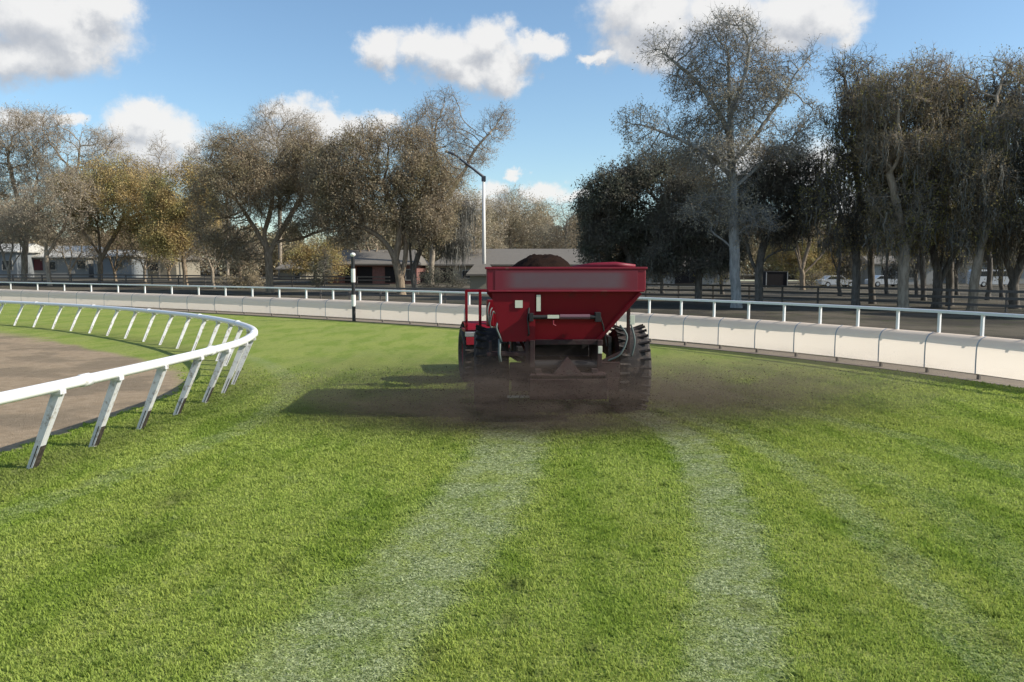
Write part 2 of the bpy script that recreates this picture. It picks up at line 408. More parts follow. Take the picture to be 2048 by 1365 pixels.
# outer dirt track beyond the white fence on the left
def strip(name, P, d0_, d1_, z, mat):
    A_ = offset_curve(P, d0_); B_ = offset_curve(P, d1_); n = len(P)
    vv = [(p.x, p.y, float(H(p.x, p.y)) + z) for p in A_] + [(p.x, p.y, float(H(p.x, p.y)) + z) for p in B_]
    ff = [(i, i + 1, n + i + 1, n + i) for i in range(n - 1)]
    return raw_mesh(name, vv, [np.array(ff)], mat)
M['sand'] = simple('pale_track_sand', (.34, .29, .23), .95, var=.2, scale=.6)
tag(strip('dirt_track', [p for p in FP if p.x < 3], 2.0, 9.5, .012, M['sand']), kind='structure')
M['mulch'] = simple('brown_edge_soil', (.20, .165, .125), .95, var=.4, scale=5, bump=.5)
tag(strip('edge_strip', FP, -.22, .70, .008, M['mulch']), kind='structure')

# ------------------------------------------------------------------ grass blades (uncountable)
def make_grass():
    n = 980000
    Z = 3.7 + (19 - 3.7) * rng.random(n) ** 1.35
    X = (rng.random(n) * 2 - 1) * (.69 * Z + 2.6)
    tr, dirt, thin, outer, soil, sd, so = fields(X, Z)
    clump = .5 + .25 * (np.sin(X * 13.1 + 2 * np.sin(Z * 7.3)) + np.sin(Z * 17.7 + 2 * np.sin(X * 9.1)))
    keep = (dirt < .5) & (outer < .35) & (rng.random(n) > .55 * thin + .25 * soil) & (rng.random(n) < .65 + .45 * clump) & (rng.random(n) > ss(11, 18.8, Z))
    X, Z, tr, soil, thin, clump = [a[keep] for a in (X, Z, tr, soil, thin, clump)]; n = len(X)
    tuft = ss(.62, .95, .5 + .5 * np.sin(X * 6.3 + 3 * np.sin(Z * 2.1)) * np.sin(Z * 8.7 + 2.5 * np.sin(X * 3.7)))
    L = (.010 + .010 * rng.random(n) + .012 * clump * rng.random(n) + .022 * tuft * rng.random(n)) * (1 - .30 * tr) * (1 + Z * .03)
    w = (.003 + .003 * rng.random(n)) * (Z / 5.0) ** .85 * (1 + .5 * tr)
    a = rng.random(n) * 2 * PI; lean = .35 + .6 * rng.random(n) + tr * .9
    lean = np.clip(lean, 0, 1.45)
    # flattened one way inside the wheel tracks
    tip = np.stack([np.cos(a) * np.sin(lean) * L, np.sin(a) * np.sin(lean) * L, np.cos(lean) * L + .002], -1)
    b = a + PI / 2 + rng.normal(0, .5, n); side = np.stack([np.cos(b) * w, np.sin(b) * w, 0 * w], -1)
    base = np.stack([X, Z, np.zeros(n)], -1)
    mid = base + tip * np.array([.45, .45, .62])
    V = np.stack([base - side, base + side, mid + side * .8, mid - side * .8, base + tip], 1).reshape(-1, 3)
    i = np.arange(n)[:, None] * 5
    tone = np.clip(rng.normal(.5, .17, n), 0, 1)
    o = raw_mesh('grass', V, [i + np.array([0, 1, 2, 3]), i + np.array([3, 2, 4])], grass_mat(), None, False, None,
                 dict(tone=np.repeat(tone, 5), track=np.repeat(tr, 5), soil=np.repeat(soil, 5), thin=np.repeat(thin, 5)))
    tag(o, 'short bright green turf blades covering the near track', 'grass', kind='stuff')
def grass_mat():
    m, nt, out = newmat('grass_blades')
    A = lambda n: N(nt, 'ShaderNodeAttribute', attribute_name=n).outputs['Fac']
    P = N(nt, 'ShaderNodeNewGeometry').outputs['Position']
    g = turf_col(nt, P, mix(nt, A('tone'), (.235, .305, .060), (.375, .44, .115)), math_(nt, 'MULTIPLY', A('track'), .92), mix(nt, rampf(nt, A('tone'), .3, .75), (.15, .20, .085), (.50, .55, .30)))
    sc_ = N(nt, 'ShaderNodeVectorMath', operation='SCALE'); nt.links.new(g, sc_.inputs[0]); sc_.inputs['Scale'].default_value = 1.27; g = sc_.outputs[0]
    g = mix(nt, A('thin'), g, (.12, .145, .045))
    g = mix(nt, A('soil'), g, (.09, .08, .05))
    d = N(nt, 'ShaderNodeBsdfDiffuse'); nt.links.new(g, d.inputs[0])
    tr_ = N(nt, 'ShaderNodeBsdfTranslucent'); nt.links.new(g, tr_.inputs[0])
    mx = N(nt, 'ShaderNodeMixShader', i_0=.48); nt.links.new(d.outputs[0], mx.inputs[1]); nt.links.new(tr_.outputs[0], mx.inputs[2])
    nt.links.new(mx.outputs[0], out.inputs[0]); return m
make_grass()

# ------------------------------------------------------------------ outer running rail with skirt
fence = thing('track_fence', 'long white outer track fence with cream curved skirt panels and top rail', 'fence', (FP[20].x, FP[20].y, 0))
fo = Vector(fence.location)
BACK = .28
back = offset_curve(FP, BACK)
def sub_o(P): return [p - fo for p in P]
mb = MB(); rp = smooth_poly([p + Vector((0, 0, 1.335)) for p in back], 3)
# flattened top rail section
def ribbon(mb, P, w, h):
    n = len(P); V = []
    prof = [(-w / 2, -h / 2), (w / 2, -h / 2), (w / 2, h * .3), (w * .3, h / 2), (-w * .3, h / 2), (-w / 2, h * .3)]
    for i, p in enumerate(P):
        t = (P[min(i + 1, n - 1)] - P[max(i - 1, 0)]); t.z = 0; t.normalize(); nr = Vector((-t.y, t.x, 0))
        for a, b in prof: V.append(tuple(p + nr * a + Vector((0, 0, b))))
    m = len(prof); Fs = []
    for i in range(n - 1):
        for k in range(m):
            k2 = (k + 1) % m; Fs.append((i * m + k, i * m + k2, (i + 1) * m + k2, (i + 1) * m + k))
    Fs.append(tuple(range(m))[::-1]); Fs.append(tuple((n - 1) * m + k for k in range(m)))
    mb.add(V, Fs)
ribbon(mb, sub_o(rp), .09, .065); mb.build('top_rail', M['rail'], fence)
for i, p in enumerate(back):
    q0 = p - fo
    m = MB(); t = (FP[min(i + 1, len(FP) - 1)] - FP[max(i - 1, 0)]).normalized(); rot = Matrix.Rotation(math.atan2(t.y, t.x), 3, 'Z')
    wpost = .055 if p.y < 30 else .085
    m.box((q0.x, q0.y, q0.z + 1.09), (wpost, .05, .43), rot); m.build('rail_post', M['rail'], fence)
seam_px = [43 + 55.3 * k for k in range(-2, 16)] + [929, 988, 1048, 1109, 1171, 1233, 1297, 1366, 1436, 1509, 1587, 1669, 1756, 1848, 1950]
SP = [gnd(p, fy(p)) for p in seam_px]
dd = (SP[0] - SP[1]).normalized()
for k in range(3): SP.insert(0, SP[0] + dd * 3.2)
ii = len(FP) - 9
SP += [FP[k] * .25 + FP[k + 1] * .75 for k in range(ii, len(FP) - 1)]
prof = [(0, .13), (-.003, .34), (0, .60), (.012, .69), (.04, .76), (.085, .81), (.13, .84), (.19, .86), (.25, .88), (.255, .87)]
def seg_panel(a, b, na, nb, gap, bulge, seed):
    r2 = random.Random(seed); V = []; nx = 5
    for k in range(nx + 1):
        u = k / nx; u2 = gap + u * (1 - 2 * gap)
        p = a.lerp(b, u2); nr = na.lerp(nb, u2).normalized()
        for (d, z) in prof:
            bl = bulge * math.sin(PI * u) * (1 if z < .8 else .3)
            V.append(tuple(p + nr * (d - bl) + Vector((0, 0, z + p.z * 0))))
    m = len(prof); Fs = [(k * m + j, k * m + j + 1, (k + 1) * m + j + 1, (k + 1) * m + j)[::-1] for k in range(nx) for j in range(m - 1)]
    return V, Fs
def nrm_at(P, i):
    t = (P[min(i + 1, len(P) - 1)] - P[max(i - 1, 0)]); t.z = 0; t.normalize(); return Vector((-t.y, t.x, 0))
for i in range(len(SP) - 1):
    a, b = SP[i] - fo, SP[i + 1] - fo; na, nb = nrm_at(SP, i), nrm_at(SP, i + 1)
    L = (b - a).length
    V_, F_ = seg_panel(a, b, na, nb, .012 / L, .010, i)
    m = MB(); m.add(V_, F_); o = m.build('skirt_panel', M['skirt'], fence, True)
    m = MB(); V_ = []; t = (b - a).normalized()
    hw = .016 if SP[i].y < 30 else .02
    for s_ in (-1, 1):
        for (d, z) in prof: V_.append(tuple(a + t * s_ * hw + na * (d - .006 - (0 if z < .7 else .0)) + Vector((0, 0, z + (.006 if z > .6 else 0)))))
    n_ = len(prof); m.add(V_, [(j, j + 1, n_ + j + 1, n_ + j) for j in range(n_ - 1)]); m.build('seam_strip', M['rib'], fence)
    m = MB(); g = a + na * .10; m.box((g.x, g.y, .07), (.06, .05, .16), Matrix.Rotation(math.atan2(t.y, t.x), 3, 'Z')); m.build('skirt_leg', M['wood'], fence)

# ------------------------------------------------------------------ inner rail
rail = thing('running_rail', 'white inner running rail curving left on leaning gooseneck posts', 'rail', (-5.2, 9, 0)); ro = Vector(rail.location)
def rz_(y): return .95 - .07 * float(ss(16, 34, y))
P = [p + Vector((0, 0, rz_(p.y))) - ro for p in inner]
mb = MB()
n = len(P); V_ = []; ns = 14
for i, p in enumerate(P):
    t = (P[min(i + 1, n - 1)] - P[max(i - 1, 0)]).normalized(); nr = Vector((-t.y, t.x, 0)).normalized()
    for k in range(ns):
        a = 2 * PI * k / ns; V_.append(tuple(p + nr * .076 * math.cos(a) + Vector((0, 0, .064 * math.sin(a)))))
F_ = [(i * ns + k, i * ns + (k + 1) % ns, (i + 1) * ns + (k + 1) % ns, (i + 1) * ns + k)[::-1] for i in range(n - 1) for k in range(ns)]
F_ += [tuple(range(ns)), tuple((n - 1) * ns + k for k in range(ns))[::-1]]
mb.add(V_, F_); mb.build('rail', M['rail'], rail, True)
# posts
cum = [0]
for a, b in zip(inner[:-1], inner[1:]): cum.append(cum[-1] + (b - a).length)
def at_len(s_):
    for i in range(len(cum) - 1):
        if cum[i + 1] >= s_:
            u = (s_ - cum[i]) / (cum[i + 1] - cum[i]); t = (inner[i + 1] - inner[i]).normalized()
            return inner[i].lerp(inner[i + 1], u), t
    return None
s0 = min(range(len(inner)), key=lambda i: abs(inner[i].y - 8.75)); s_ = cum[s0]
ss_list = []
x = s_
while x > .3: ss_list.append(x); x -= 1.2
x = s_ + 1.12
while x < cum[-1]:
    ss_list.append(x); yy = at_len(x)[0].y; x += 1.12 + .45 * float(ss(17, 26, yy))
for k_, x in enumerate(sorted(ss_list)):
    if k_ % 3 == 1 and x + .5 < cum[-1]:
        p, t = at_len(x + .5); c = p + Vector((0, 0, rz_(p.y))) - ro; m = MB(); m.tube([tuple(c - t * .07), tuple(c + t * .07)], .0775, 16); m.build('coupling', M['rail'], rail, True)
for x in ss_list:
    p, t = at_len(x); nr = Vector((-t.y, t.x, 0)); h = rz_(p.y)
    top = p + Vector((0, 0, h - .05)) - ro; bot = p + nr * (.40 + random.uniform(-.02, .02)) - ro; bot.z = -.03
    w = .055
    m = MB()
    # channel section: wide web facing along the rail, flange on the turf side
    axis = (top - bot); L = axis.length; ax = axis.normalized(); ox = (nr - ax * nr.dot(ax)).normalized()
    def cs(q0, hw, sgn=1):
        return [q0 - ox * hw - t * .012, q0 + ox * hw - t * .012, q0 + ox * hw + t * .012, q0 - ox * hw + t * .012]
    def piece(u0, u1, w0, w1, off=0, tt=0):
        a0 = bot + ax * L * u0 + ox * off + t * tt; a1 = bot + ax * L * u1 + ox * off + t * tt
        m.hexa([tuple(v) for v in cs(a0, w0)], [tuple(v) for v in cs(a1, w1)])
    piece(0, .985, .031, .047)
    # turf-side flange (runs back along the rail direction) ends in a bracket under the rail
    fl = -.052; a0 = bot + ax * L * .02; a1 = bot + ax * L * .97
    def fl_sec(c, w0): return [c - ox * (w0 + .010) + t * .0125, c - ox * w0 + t * .0125, c - ox * w0 + t * .085, c - ox * (w0 + .010) + t * .085]
    m.hexa([tuple(v) for v in fl_sec(a0, .022)], [tuple(v) for v in fl_sec(a1, .038)])
    po = m.build('post', M['post'], rail)
    m = MB()
    def sl(c, w0): return [c - ox * (w0 + .014) - t * .004, c - ox * .004 - t * .016, c - ox * .004 + t * .09, c - ox * (w0 + .014) + t * .09]
    a1 = bot + ax * L * .33; a0 = bot + ax * L * .06
    m.hexa([tuple(v) for v in sl(a0, .022)], [tuple(v) for v in sl(a1, .026)])
    m.build('stained_sleeve', M['post_dark'], po)
    m = MB(); c = top - Vector((0, 0, .01)); m.box(tuple(c), (.15, .10, .05), Matrix.Rotation(math.atan2(t.y, t.x) + PI / 2, 3, 'Z')); m.build('saddle', M['post'], po)

# ------------------------------------------------------------------ marker pole and light pole
g = gnd(708, 643.5); g.z = float(H(g.x, g.y))
pole = thing('marker_pole', 'slim black and white banded marker pole standing in front of the cream skirt', 'pole', g)
zt = [at(708, y, g.y).z - g.z for y in (643, 613, 590, 565, 538, 514)]
names = ['black_band', 'white_band', 'black_band', 'white_band', 'black_band']
for k in range(5):
    m = MB(); r = .075 if k % 2 == 0 else .09
    m.tube([(0, 0, max(0, zt[k])), (0, 0, zt[k + 1])], r, 14); m.build(names[k], M['pole_black' if k % 2 == 0 else 'pole_white'], pole, False)
m = MB(); m.lathe([(zt[5] + z, r) for z, r in ((0, .05), (.02, .05), (.03, .09), (.09, .12), (.15, .09), (.18, .001))], (0, 0, 0), 'z', 14); m.build('ball_finial', M['pole_white'], pole, True)
YL = 78.; b = at(968, 560, YL); gz = float(H(b.x, YL))
lp = thing('lamp_pole', 'tall pale lamp pole with dark slanting arm reaching up to the left', 'street lamp', (b.x, YL, gz))
m = MB(); tz = at(968, 358, YL).z - gz; m.tube([(0, 0, 0), (0, 0, tz * .5), (0, 0, tz)], [.21, .17, .12], 12); m.build('pole', M['pole_white'], lp, True)
e = at(908, 309, YL); ex, ez = e.x - b.x, e.z - gz
m = MB(); m.tube([(0, 0, tz - .15), (.02, 0, tz + .15), (ex * .5, 0, (tz + ez) / 2 + .1), (ex, 0, ez)], [.16, .14, .11, .08], 8); m.build('arm', M['dark_arm'], lp, True)
m = MB(); m.box((.0, 0, tz), (.42, .35, .5)); m.build('bracket', M['dark_arm'], lp, bevel=.03)
m = MB(); m.box((ex - .35, 0, ez + .12), (1.0, .4, .22), Matrix.Rotation(.35, 3, 'Y')); m.build('lamp_head', M['dark_arm'], lp, bevel=.05)

# ------------------------------------------------------------------ spreader
HD = math.radians(2); HD2 = math.radians(10)
sp = thing('spreader_trailer', 'dark red topdressing spreader trailer with tapered hopper throwing soil on the turf', 'spreader', (.80, 11.8, 0), HD)
def bld(m, name, mat, par=sp, **k): return m.build(name, M[mat], par, **k)
# hopper shell
m = MB()
zt0, zb = 1.94, 1.20
def rect(x0, x1, y0, y1, z): return [(x0, y0, z), (x1, y0, z), (x1, y1, z), (x0, y1, z)]
T_ = rect(-1.12, 1.12, .03, 2.47, zt0); B_ = rect(-.50, .50, .12, 2.25, zb)
Ti = rect(-1.09, 1.09, .06, 2.44, zt0); Bi = rect(-.46, .46, .16, 2.21, zb + .01)
m.add(T_ + B_ + Ti + Bi, [(0, 4, 5, 1), (1, 5, 6, 2), (2, 6, 7, 3), (3, 7, 4, 0), (8, 9, 13, 12), (9, 10, 14, 13), (10, 11, 15, 14), (11, 8, 12, 15), (0, 1, 9, 8), (1, 2, 10, 9), (2, 3, 11, 10), (3, 0, 8, 11), (4, 12, 13, 5), (5, 13, 14, 6), (6, 14, 15, 7), (7, 15, 12, 4)])
hop = bld(m, 'hopper', 'red')
m = MB()
for (c, s_) in (((0, 0, 2.09), (2.34, .06, .33)), ((0, 2.5, 2.09), (2.34, .06, .33)), ((-1.14, 1.25, 2.09), (.06, 2.44, .33)), ((1.14, 1.25, 2.09), (.06, 2.44, .33))): m.box(c, s_)
bld(m, 'rim_band', 'redrim', hop, bevel=.012)
m = MB()
for (c, s_) in (((0, 0, 2.262), (2.38, .09, .035)), ((0, 2.5, 2.262), (2.38, .09, .035)), ((-1.15, 1.25, 2.262), (.09, 2.40, .035)), ((1.15, 1.25, 2.262), (.09, 2.40, .035))): m.box(c, s_)
m.box((0, -.012, 1.925), (2.30, .06, .03))
bld(m, 'rim_lip', 'redrim', hop, bevel=.008)
def decal_mat():
    m, nt, out = newmat('faded_lettering_patch'); tc = N(nt, 'ShaderNodeTexCoord').outputs['Object']; x = N(nt, 'ShaderNodeSeparateXYZ'); nt.links.new(tc, x.inputs[0])
    fx = rampf(nt, math_(nt, 'ABSOLUTE', x.outputs[0]), .98, .70); fz = rampf(nt, math_(nt, 'ABSOLUTE', math_(nt, 'SUBTRACT', x.outputs[2], 2.085)), .145, .085)
    f = math_(nt, 'MULTIPLY', math_(nt, 'MULTIPLY', fx, fz), math_(nt, 'ADD', .6, math_(nt, 'MULTIPLY', noise(nt, tc, 7, 5, .7), .5)), clamp=True)
    c = mix(nt, f, (.16, .008, .022), (.12, .075, .09)); p = N(nt, 'ShaderNodeBsdfPrincipled', i_Roughness=.6); nt.links.new(c, p.inputs[0]); nt.links.new(p.outputs[0], out.inputs[0]); return m
M['decal_soft'] = decal_mat()
m = MB(); m.box((.0, -.033, 2.085), (2.1, .008, .30)); bld(m, 'worn_decal', 'decal_soft', hop, bevel=.002)
# hopper side ribs
for yy in (.5, 1.0, 1.5, 2.0):
    for s_ in (-1, 1): m = MB(); m.bar((s_ * 1.15, yy, 1.90), (s_ * .53, yy, 1.2), .05, .06); bld(m, 'hopper_rib', 'red', hop, bevel=.006)
m = MB(); m.hexa([(-.96, .0, 1.18), (-.46, .0, 1.18), (-.46, .016, 1.18), (-.96, .016, 1.18)], [(-1.10, .0, 1.90), (-.46, .0, 1.90), (-.46, .016, 1.90), (-1.10, .016, 1.90)]); bld(m, 'side_shield', 'red', sp, bevel=.004)
# rear corner struts (slanted edge seams on the back plate)
for s_ in (1,): m = MB(); m.bar((s_ * 1.10, -.005, 1.90), (s_ * .50, .085, 1.20), .045, .05); bld(m, 'corner_trim', 'red', hop, bevel=.006)
# soil heap
gx, gy = np.meshgrid(np.linspace(-1.10, 1.10, 56), np.linspace(.05, 2.45, 60))
hz = 2.10 + .16 * np.exp(-((gx - .55) / .55) ** 2 - ((gy - .9) / .8) ** 2) + .37 * np.clip(1 - ((gx + .30) / .54) ** 2 - ((gy - 1.35) / .95) ** 2, 0, 1) ** .62
hz += .018 * np.sin(gx * 17 + 3 * np.sin(gy * 5)) * np.cos(gy * 13) + rng.normal(0, .007, gx.shape)
edge = np.minimum(np.minimum(gx + 1.10, 1.10 - gx), np.minimum(gy - .05, 2.45 - gy)); hz = np.where(edge < .12, np.minimum(hz, 2.16), hz)
idx = np.arange(gx.size).reshape(gx.shape)
qq = np.stack([idx[:-1, :-1], idx[:-1, 1:], idx[1:, 1:], idx[1:, :-1]], -1).reshape(-1, 4)
so_ = raw_mesh('soil_heap', np.stack([gx, gy, hz], -1).reshape(-1, 3), qq, M['soil'], None, True)
so_.location = (.80, 11.8, 0); so_.rotation_euler = (0, 0, HD)
tag(so_, 'rounded heap of dark topsoil piled in the red hopper', 'soil heap')
# rolled cover along the right edge of the rim
m = MB(); m.tube([(.15, .55, 2.27), (.45, .5, 2.30), (.8, .45, 2.31), (1.1, .45, 2.29)], [.03, .045, .05, .03], 10); bld(m, 'rolled_cover', 'redrim', hop, smooth=True)
# rear gate and throat
m = MB()
m.box((0, .06, 1.165), (1.10, .10, .07)); m.box((-.50, .5, 1.0), (.05, 1.0, .34)); m.box((.50, .5, 1.0), (.05, 1.0, .34)); m.box((-.50, .0, 1.0), (.07, .05, .40)); m.box((.50, .0, 1.0), (.07, .05, .40))
bld(m, 'throat', 'blackish_red', sp, bevel=.006)
m = MB(); m.box((0, 1.4, .83), (.93, 2.7, .04)); m.tube([(-.46, .05, .83), (.46, .05, .83)], .07, 16); bld(m, 'conveyor_belt', 'black')
m = MB(); m.box((0, 1.05, 1.0), (.94, .04, .29)); bld(m, 'throat_wall', 'black')
for s_ in (-1, 1): m = MB(); m.box((s_ * .74, 1.5, 1.05), (.05, 1.9, .30)); bld(m, 'inner_shield', 'black')
# tail bar with pale badge
m = MB(); m.tube([(-.50, -.07, 1.545), (.44, -.07, 1.545)], .032, 12)
m.box((-.52, -.04, 1.545), (.06, .12, .12)); m.box((.46, -.04, 1.545), (.08, .12, .14)); tb = bld(m, 'tail_bar', 'black', bevel=.004)
m = MB(); m.tube([(-.10, -.075, 1.55), (.34, -.075, 1.55)], .037, 12); bld(m, 'worn_sleeve', 'decal', tb)
m = MB(); m.box((-.20, -.115, 1.555), (.17, .01, .05))
m.lathe([(-.125, .001), (-.125, .055), (-.115, .055)], (0, 0, 0), 'z', 4) if False else None
bld(m, 'badge', 'label', tb)
m = MB(); m.tube([(-.20, -.11, 1.50), (-.20, -.112, 1.44), (-.16, -.112, 1.42)], .012, 6); bld(m, 'clip', 'redrim', tb)
m = MB(); m.box((-.70, -.012, 1.735), (.11, .01, .11)); bld(m, 'square_sticker', 'label', hop)
m = MB(); m.box((-.41, -.012, 1.75), (.062, .016, .24)); bld(m, 'sight_strip', 'label', hop)
m = MB(); m.tube([(-.55, .0, 1.68), (-.57, -.03, 1.50), (-.55, -.02, 1.30), (-.62, .1, 1.15)], .014, 6); m.tube([(.50, .0, 1.56), (.56, .05, 1.40), (.62, .1, 1.1)], .012, 6); bld(m, 'rear_cable', 'black')
# chassis
m = MB()
for s_ in (-1, 1): m.box((s_ * .42, 1.75, .70), (.09, 3.7, .16))
m.box((0, 3.55, .66), (.93, .12, .14)); m.box((0, .95, .58), (2.1, .14, .14)); m.bar((-.36, 3.6, .66), (0, 4.5, .50), .10); m.bar((.36, 3.6, .66), (0, 4.5, .50), .10)
m.box((0, .05, .62), (.95, .12, .12)); bld(m, 'chassis', 'blackish_red', bevel=.008)
m = MB(); m.box((0, .18, .72), (1.66, .06, .26)); m.box((-.66, .16, .52), (.28, .04, .20)); m.box((.68, .16, .52), (.26, .04, .20)); bld(m, 'rear_apron', 'blackish_red', bevel=.006)
for s_ in (-1, 1):
    m = MB(); m.bar((s_ * .98, .30, 1.76), (s_ * .98, .30, .98), .05, .05); m.bar((s_ * .95, .30, 1.02), (s_ * .46, .30, .78), .06, .05); bld(m, 'hopper_strut', 'blackish_red', bevel=.005)
    m = MB(); m.bar((s_ * .98, 2.2, 1.76), (s_ * .44, 2.2, .74), .05, .05); bld(m, 'hopper_strut', 'red', bevel=.005)
m = MB(); m.box((-.86, .12, .99), (.62, .22, .05)); m.box((-.57, .10, 1.04), (.06, .20, .36)); m.box((-1.12, .12, 1.08), (.04, .2, .20)); bld(m, 'step_bracket', 'blackish_red', bevel=.006)
# spinner unit
m = MB(); m.box((.02, -.22, .50), (1.14, .05, .30)); m.box((-.54, -.02, .55), (.04, .38, .30)); m.box((.58, -.02, .55), (.04, .38, .30)); m.box((.02, -.02, .70), (1.14, .40, .03)); bld(m, 'spinner_guard', 'blackish_red', bevel=.006)
m = MB(); m.add([(-.20, -.20, .72), (.22, -.20, .72), (.01, -.14, .97), (-.20, .02, .72), (.22, .02, .72), (.01, .0, .97)], [(0, 1, 2), (5, 4, 3), (0, 2, 5, 3), (1, 4, 5, 2), (0, 3, 4, 1)]); bld(m, 'deflector', 'blackish_red')
for s_ in (-1, 1):
    m = MB(); m.lathe([(.40, .001), (.40, .26), (.41, .26), (.41, .001)], (s_ * .28 + .02, .05, 0), 'z', 24)
    for k in range(4):
        a = k * PI / 2 + .4; m.bar((s_ * .28 + .02 + .05 * math.cos(a), .05 + .05 * math.sin(a), .43), (s_ * .28 + .02 + .24 * math.cos(a), .05 + .24 * math.sin(a), .43), .02, .045)
    bld(m, 'spinner_disc', 'steel')
m = MB(); m.tube([(.02, .05, .41), (.02, .05, .30)], .06, 10); m.box((-.62, -.05, .37), (.50, .05, .03)); bld(m, 'gear_mount', 'steel')
# hoses, reflectors
for pts in (((.80, .0, 1.42), (.90, -.05, 1.25), (.80, -.08, 1.0), (.62, -.05, .90)), ((.95, .05, 1.50), (1.02, -.02, 1.2), (.98, 0, .95))):
    m = MB(); m.tube(smooth_poly(pts, 5), .014, 6); bld(m, 'hose', 'grey', smooth=True)
m = MB(); m.tube([(-.98, .02, 1.22), (-.99, .0, 1.0), (-.97, .0, .88)], .022, 8); bld(m, 'hydraulic_line', 'grey', smooth=True)
m = MB(); m.tube(smooth_poly([(-.99, .06, 1.50), (-1.03, -.02, 1.40), (-.99, -.02, 1.28), (-.95, .0, 1.18)], 5), .014, 6); bld(m, 'hose', 'grey', smooth=True)
for c, s_ in (((.50, -.06, 1.06), (.06, .03, .11)), ((.98, -.02, 1.50), (.07, .03, .14))):
    m = MB(); m.box(c, s_); bld(m, 'reflector', 'label', bevel=.004)
def wheel(par, x, y, r, w, mx=None, dish=1):
    m = MB(); h = w / 2
    m.lathe([(-h * .75, r * .55), (-h * .98, r * .68), (-h, r * .86), (-h * .82, r * .955), (-h * .4, r * .985), (0, r * .99), (h * .4, r * .985), (h * .82, r * .955), (h, r * .86), (h * .98, r * .68), (h * .75, r * .55)], (x, y, r), 'x', 40)
    nl = 30
    for k in range(nl):
        for s_ in (-1, 1):
            a = 2 * PI * (k + (.5 if s_ > 0 else 0)) / nl
            c = (x + s_ * h * .46, y + math.cos(a) * r * .985, r + math.sin(a) * r * .985)
            rot = Matrix.Rotation(a, 3, 'X') @ Matrix.Rotation(s_ * .35, 3, 'Z')
            m.box(c, (h * .94, r * .05, r * .045), rot)
    t_ = m.build('wheel', M['rubber'], par, False)
    m = MB(); m.lathe([(-h * .75, r * .56), (-h * .55, r * .5), (-h * .35, r * .3), (-h * .35, .001)], (x, y, r), 'x', 28)
    m.lathe([(h * .35, .001), (h * .35, r * .3), (h * .55, r * .5), (h * .75, r * .56)], (x, y, r), 'x', 28)
    m.build('rim', M['redrim'], t_, True)
    return t_
wheel(sp, -1.10, .98, .66, .54); wheel(sp, 1.10, .98, .66, .54)

# ------------------------------------------------------------------ tractor pulling it
tr_ = thing('tractor', 'small red tractor mostly hidden ahead of the spreader hopper', 'tractor', (.25, 16.2, 0), HD2)
wheel(tr_, -1.08, 0, .56, .44); wheel(tr_, 1.08, 0, .56, .44); wheel(tr_, -.8, 1.9, .38, .26); wheel(tr_, .8, 1.9, .38, .26)
m = MB(); m.hexa(rect(-.32, .32, .7, 2.3, .62), rect(-.28, .28, .7, 2.25, 1.22)); m.box((0, 2.32, .9), (.56, .04, .5)); bld(m, 'hood', 'red', tr_, bevel=.04)
m = MB(); m.box((0, .9, .55), (.4, 2.4, .3)); m.box((0, 0, .56), (1.8, .18, .18)); m.box((0, 1.9, .40), (1.4, .12, .12)); m.box((0, .35, .72), (1.1, .7, .04)); m.bar((0, -.1, .55), (0, -.32, .50), .08); bld(m, 'chassis', 'black', tr_, bevel=.01)
for s_ in (-1, 1):
    m = MB()
    pts = [(s_ * 1.0, -.60 * math.cos(a), .56 + .64 * math.sin(a)) for a in np.linspace(.35, 2.6, 9)]
    for a, b in zip(pts[:-1], pts[1:]): m.bar(a, b, .50, .025, up=(0, -(a[1] + b[1]) / 2 * -1, (a[2] + b[2]) / 2 - .56))
    bld(m, 'fender', 'red', tr_)
m = MB(); m.box((0, .0, .95), (.5, .45, .12)); m.box((0, -.22, 1.20), (.48, .10, .45)); bld(m, 'seat', 'black', tr_, bevel=.03)
m = MB(); m.tube([(0, .75, 1.1), (0, .5, 1.3)], .025, 8); m.tube([(.18 * math.cos(a), .5 - .08 * math.sin(a), 1.3 + .16 * math.sin(a)) for a in np.linspace(0, 2 * PI, 17)], .015, 6); bld(m, 'steering_wheel', 'black', tr_)
m = MB(); m.tube([(-.50, -.30, .62), (-.50, -.35, 1.72), (-.44, -.35, 1.80), (.44, -.35, 1.80), (.50, -.35, 1.72), (.50, -.30, .62)], .035, 8); bld(m, 'roll_bar', 'black', tr_)

# front-left frame with valves
m = MB(); fy0 = -1.0
for xx in (-1.30, -1.04): m.bar((xx, fy0, 1.05), (xx, fy0, 1.86), .05, .05)
for zz in (1.08, 1.84): m.bar((-1.30, fy0, zz), (-.60, fy0, zz), .05, .05)
m.bar((-1.30, fy0, 1.08), (-1.30, fy0 + .6, 1.08), .05); m.bar((-.60, fy0, 1.08), (-.60, fy0, 1.86), .05); m.bar((-1.1, fy0, 1.05), (-.4, fy0 + .6, .72), .06, .06)
bld(m, 'guard_frame', 'red', tr_, bevel=.005)
m = MB(); m.box((-.80, fy0 + .02, 1.42), (.22, .18, .50)); m.box((-.86, fy0 - .12, 1.30), (.10, .1, .22)); vb = bld(m, 'valve_box', 'red', tr_, bevel=.01)
for k in range(3):
    m = MB(); m.tube(smooth_poly([(-.88 + k * .05, fy0 - .12, 1.62 - .1 * k), (-.93 + k * .05, fy0 - .22, 1.45), (-.88, fy0 - .2, 1.2), (-.75, fy0 - .1, 1.05)], 5), .013, 6); bld(m, 'hose', 'grey', tr_, smooth=True)
m = MB(); m.box((-1.15, -1.08, 1.03), (.36, .14, .09)); bld(m, 'platform_end', 'steel', tr_, bevel=.01)

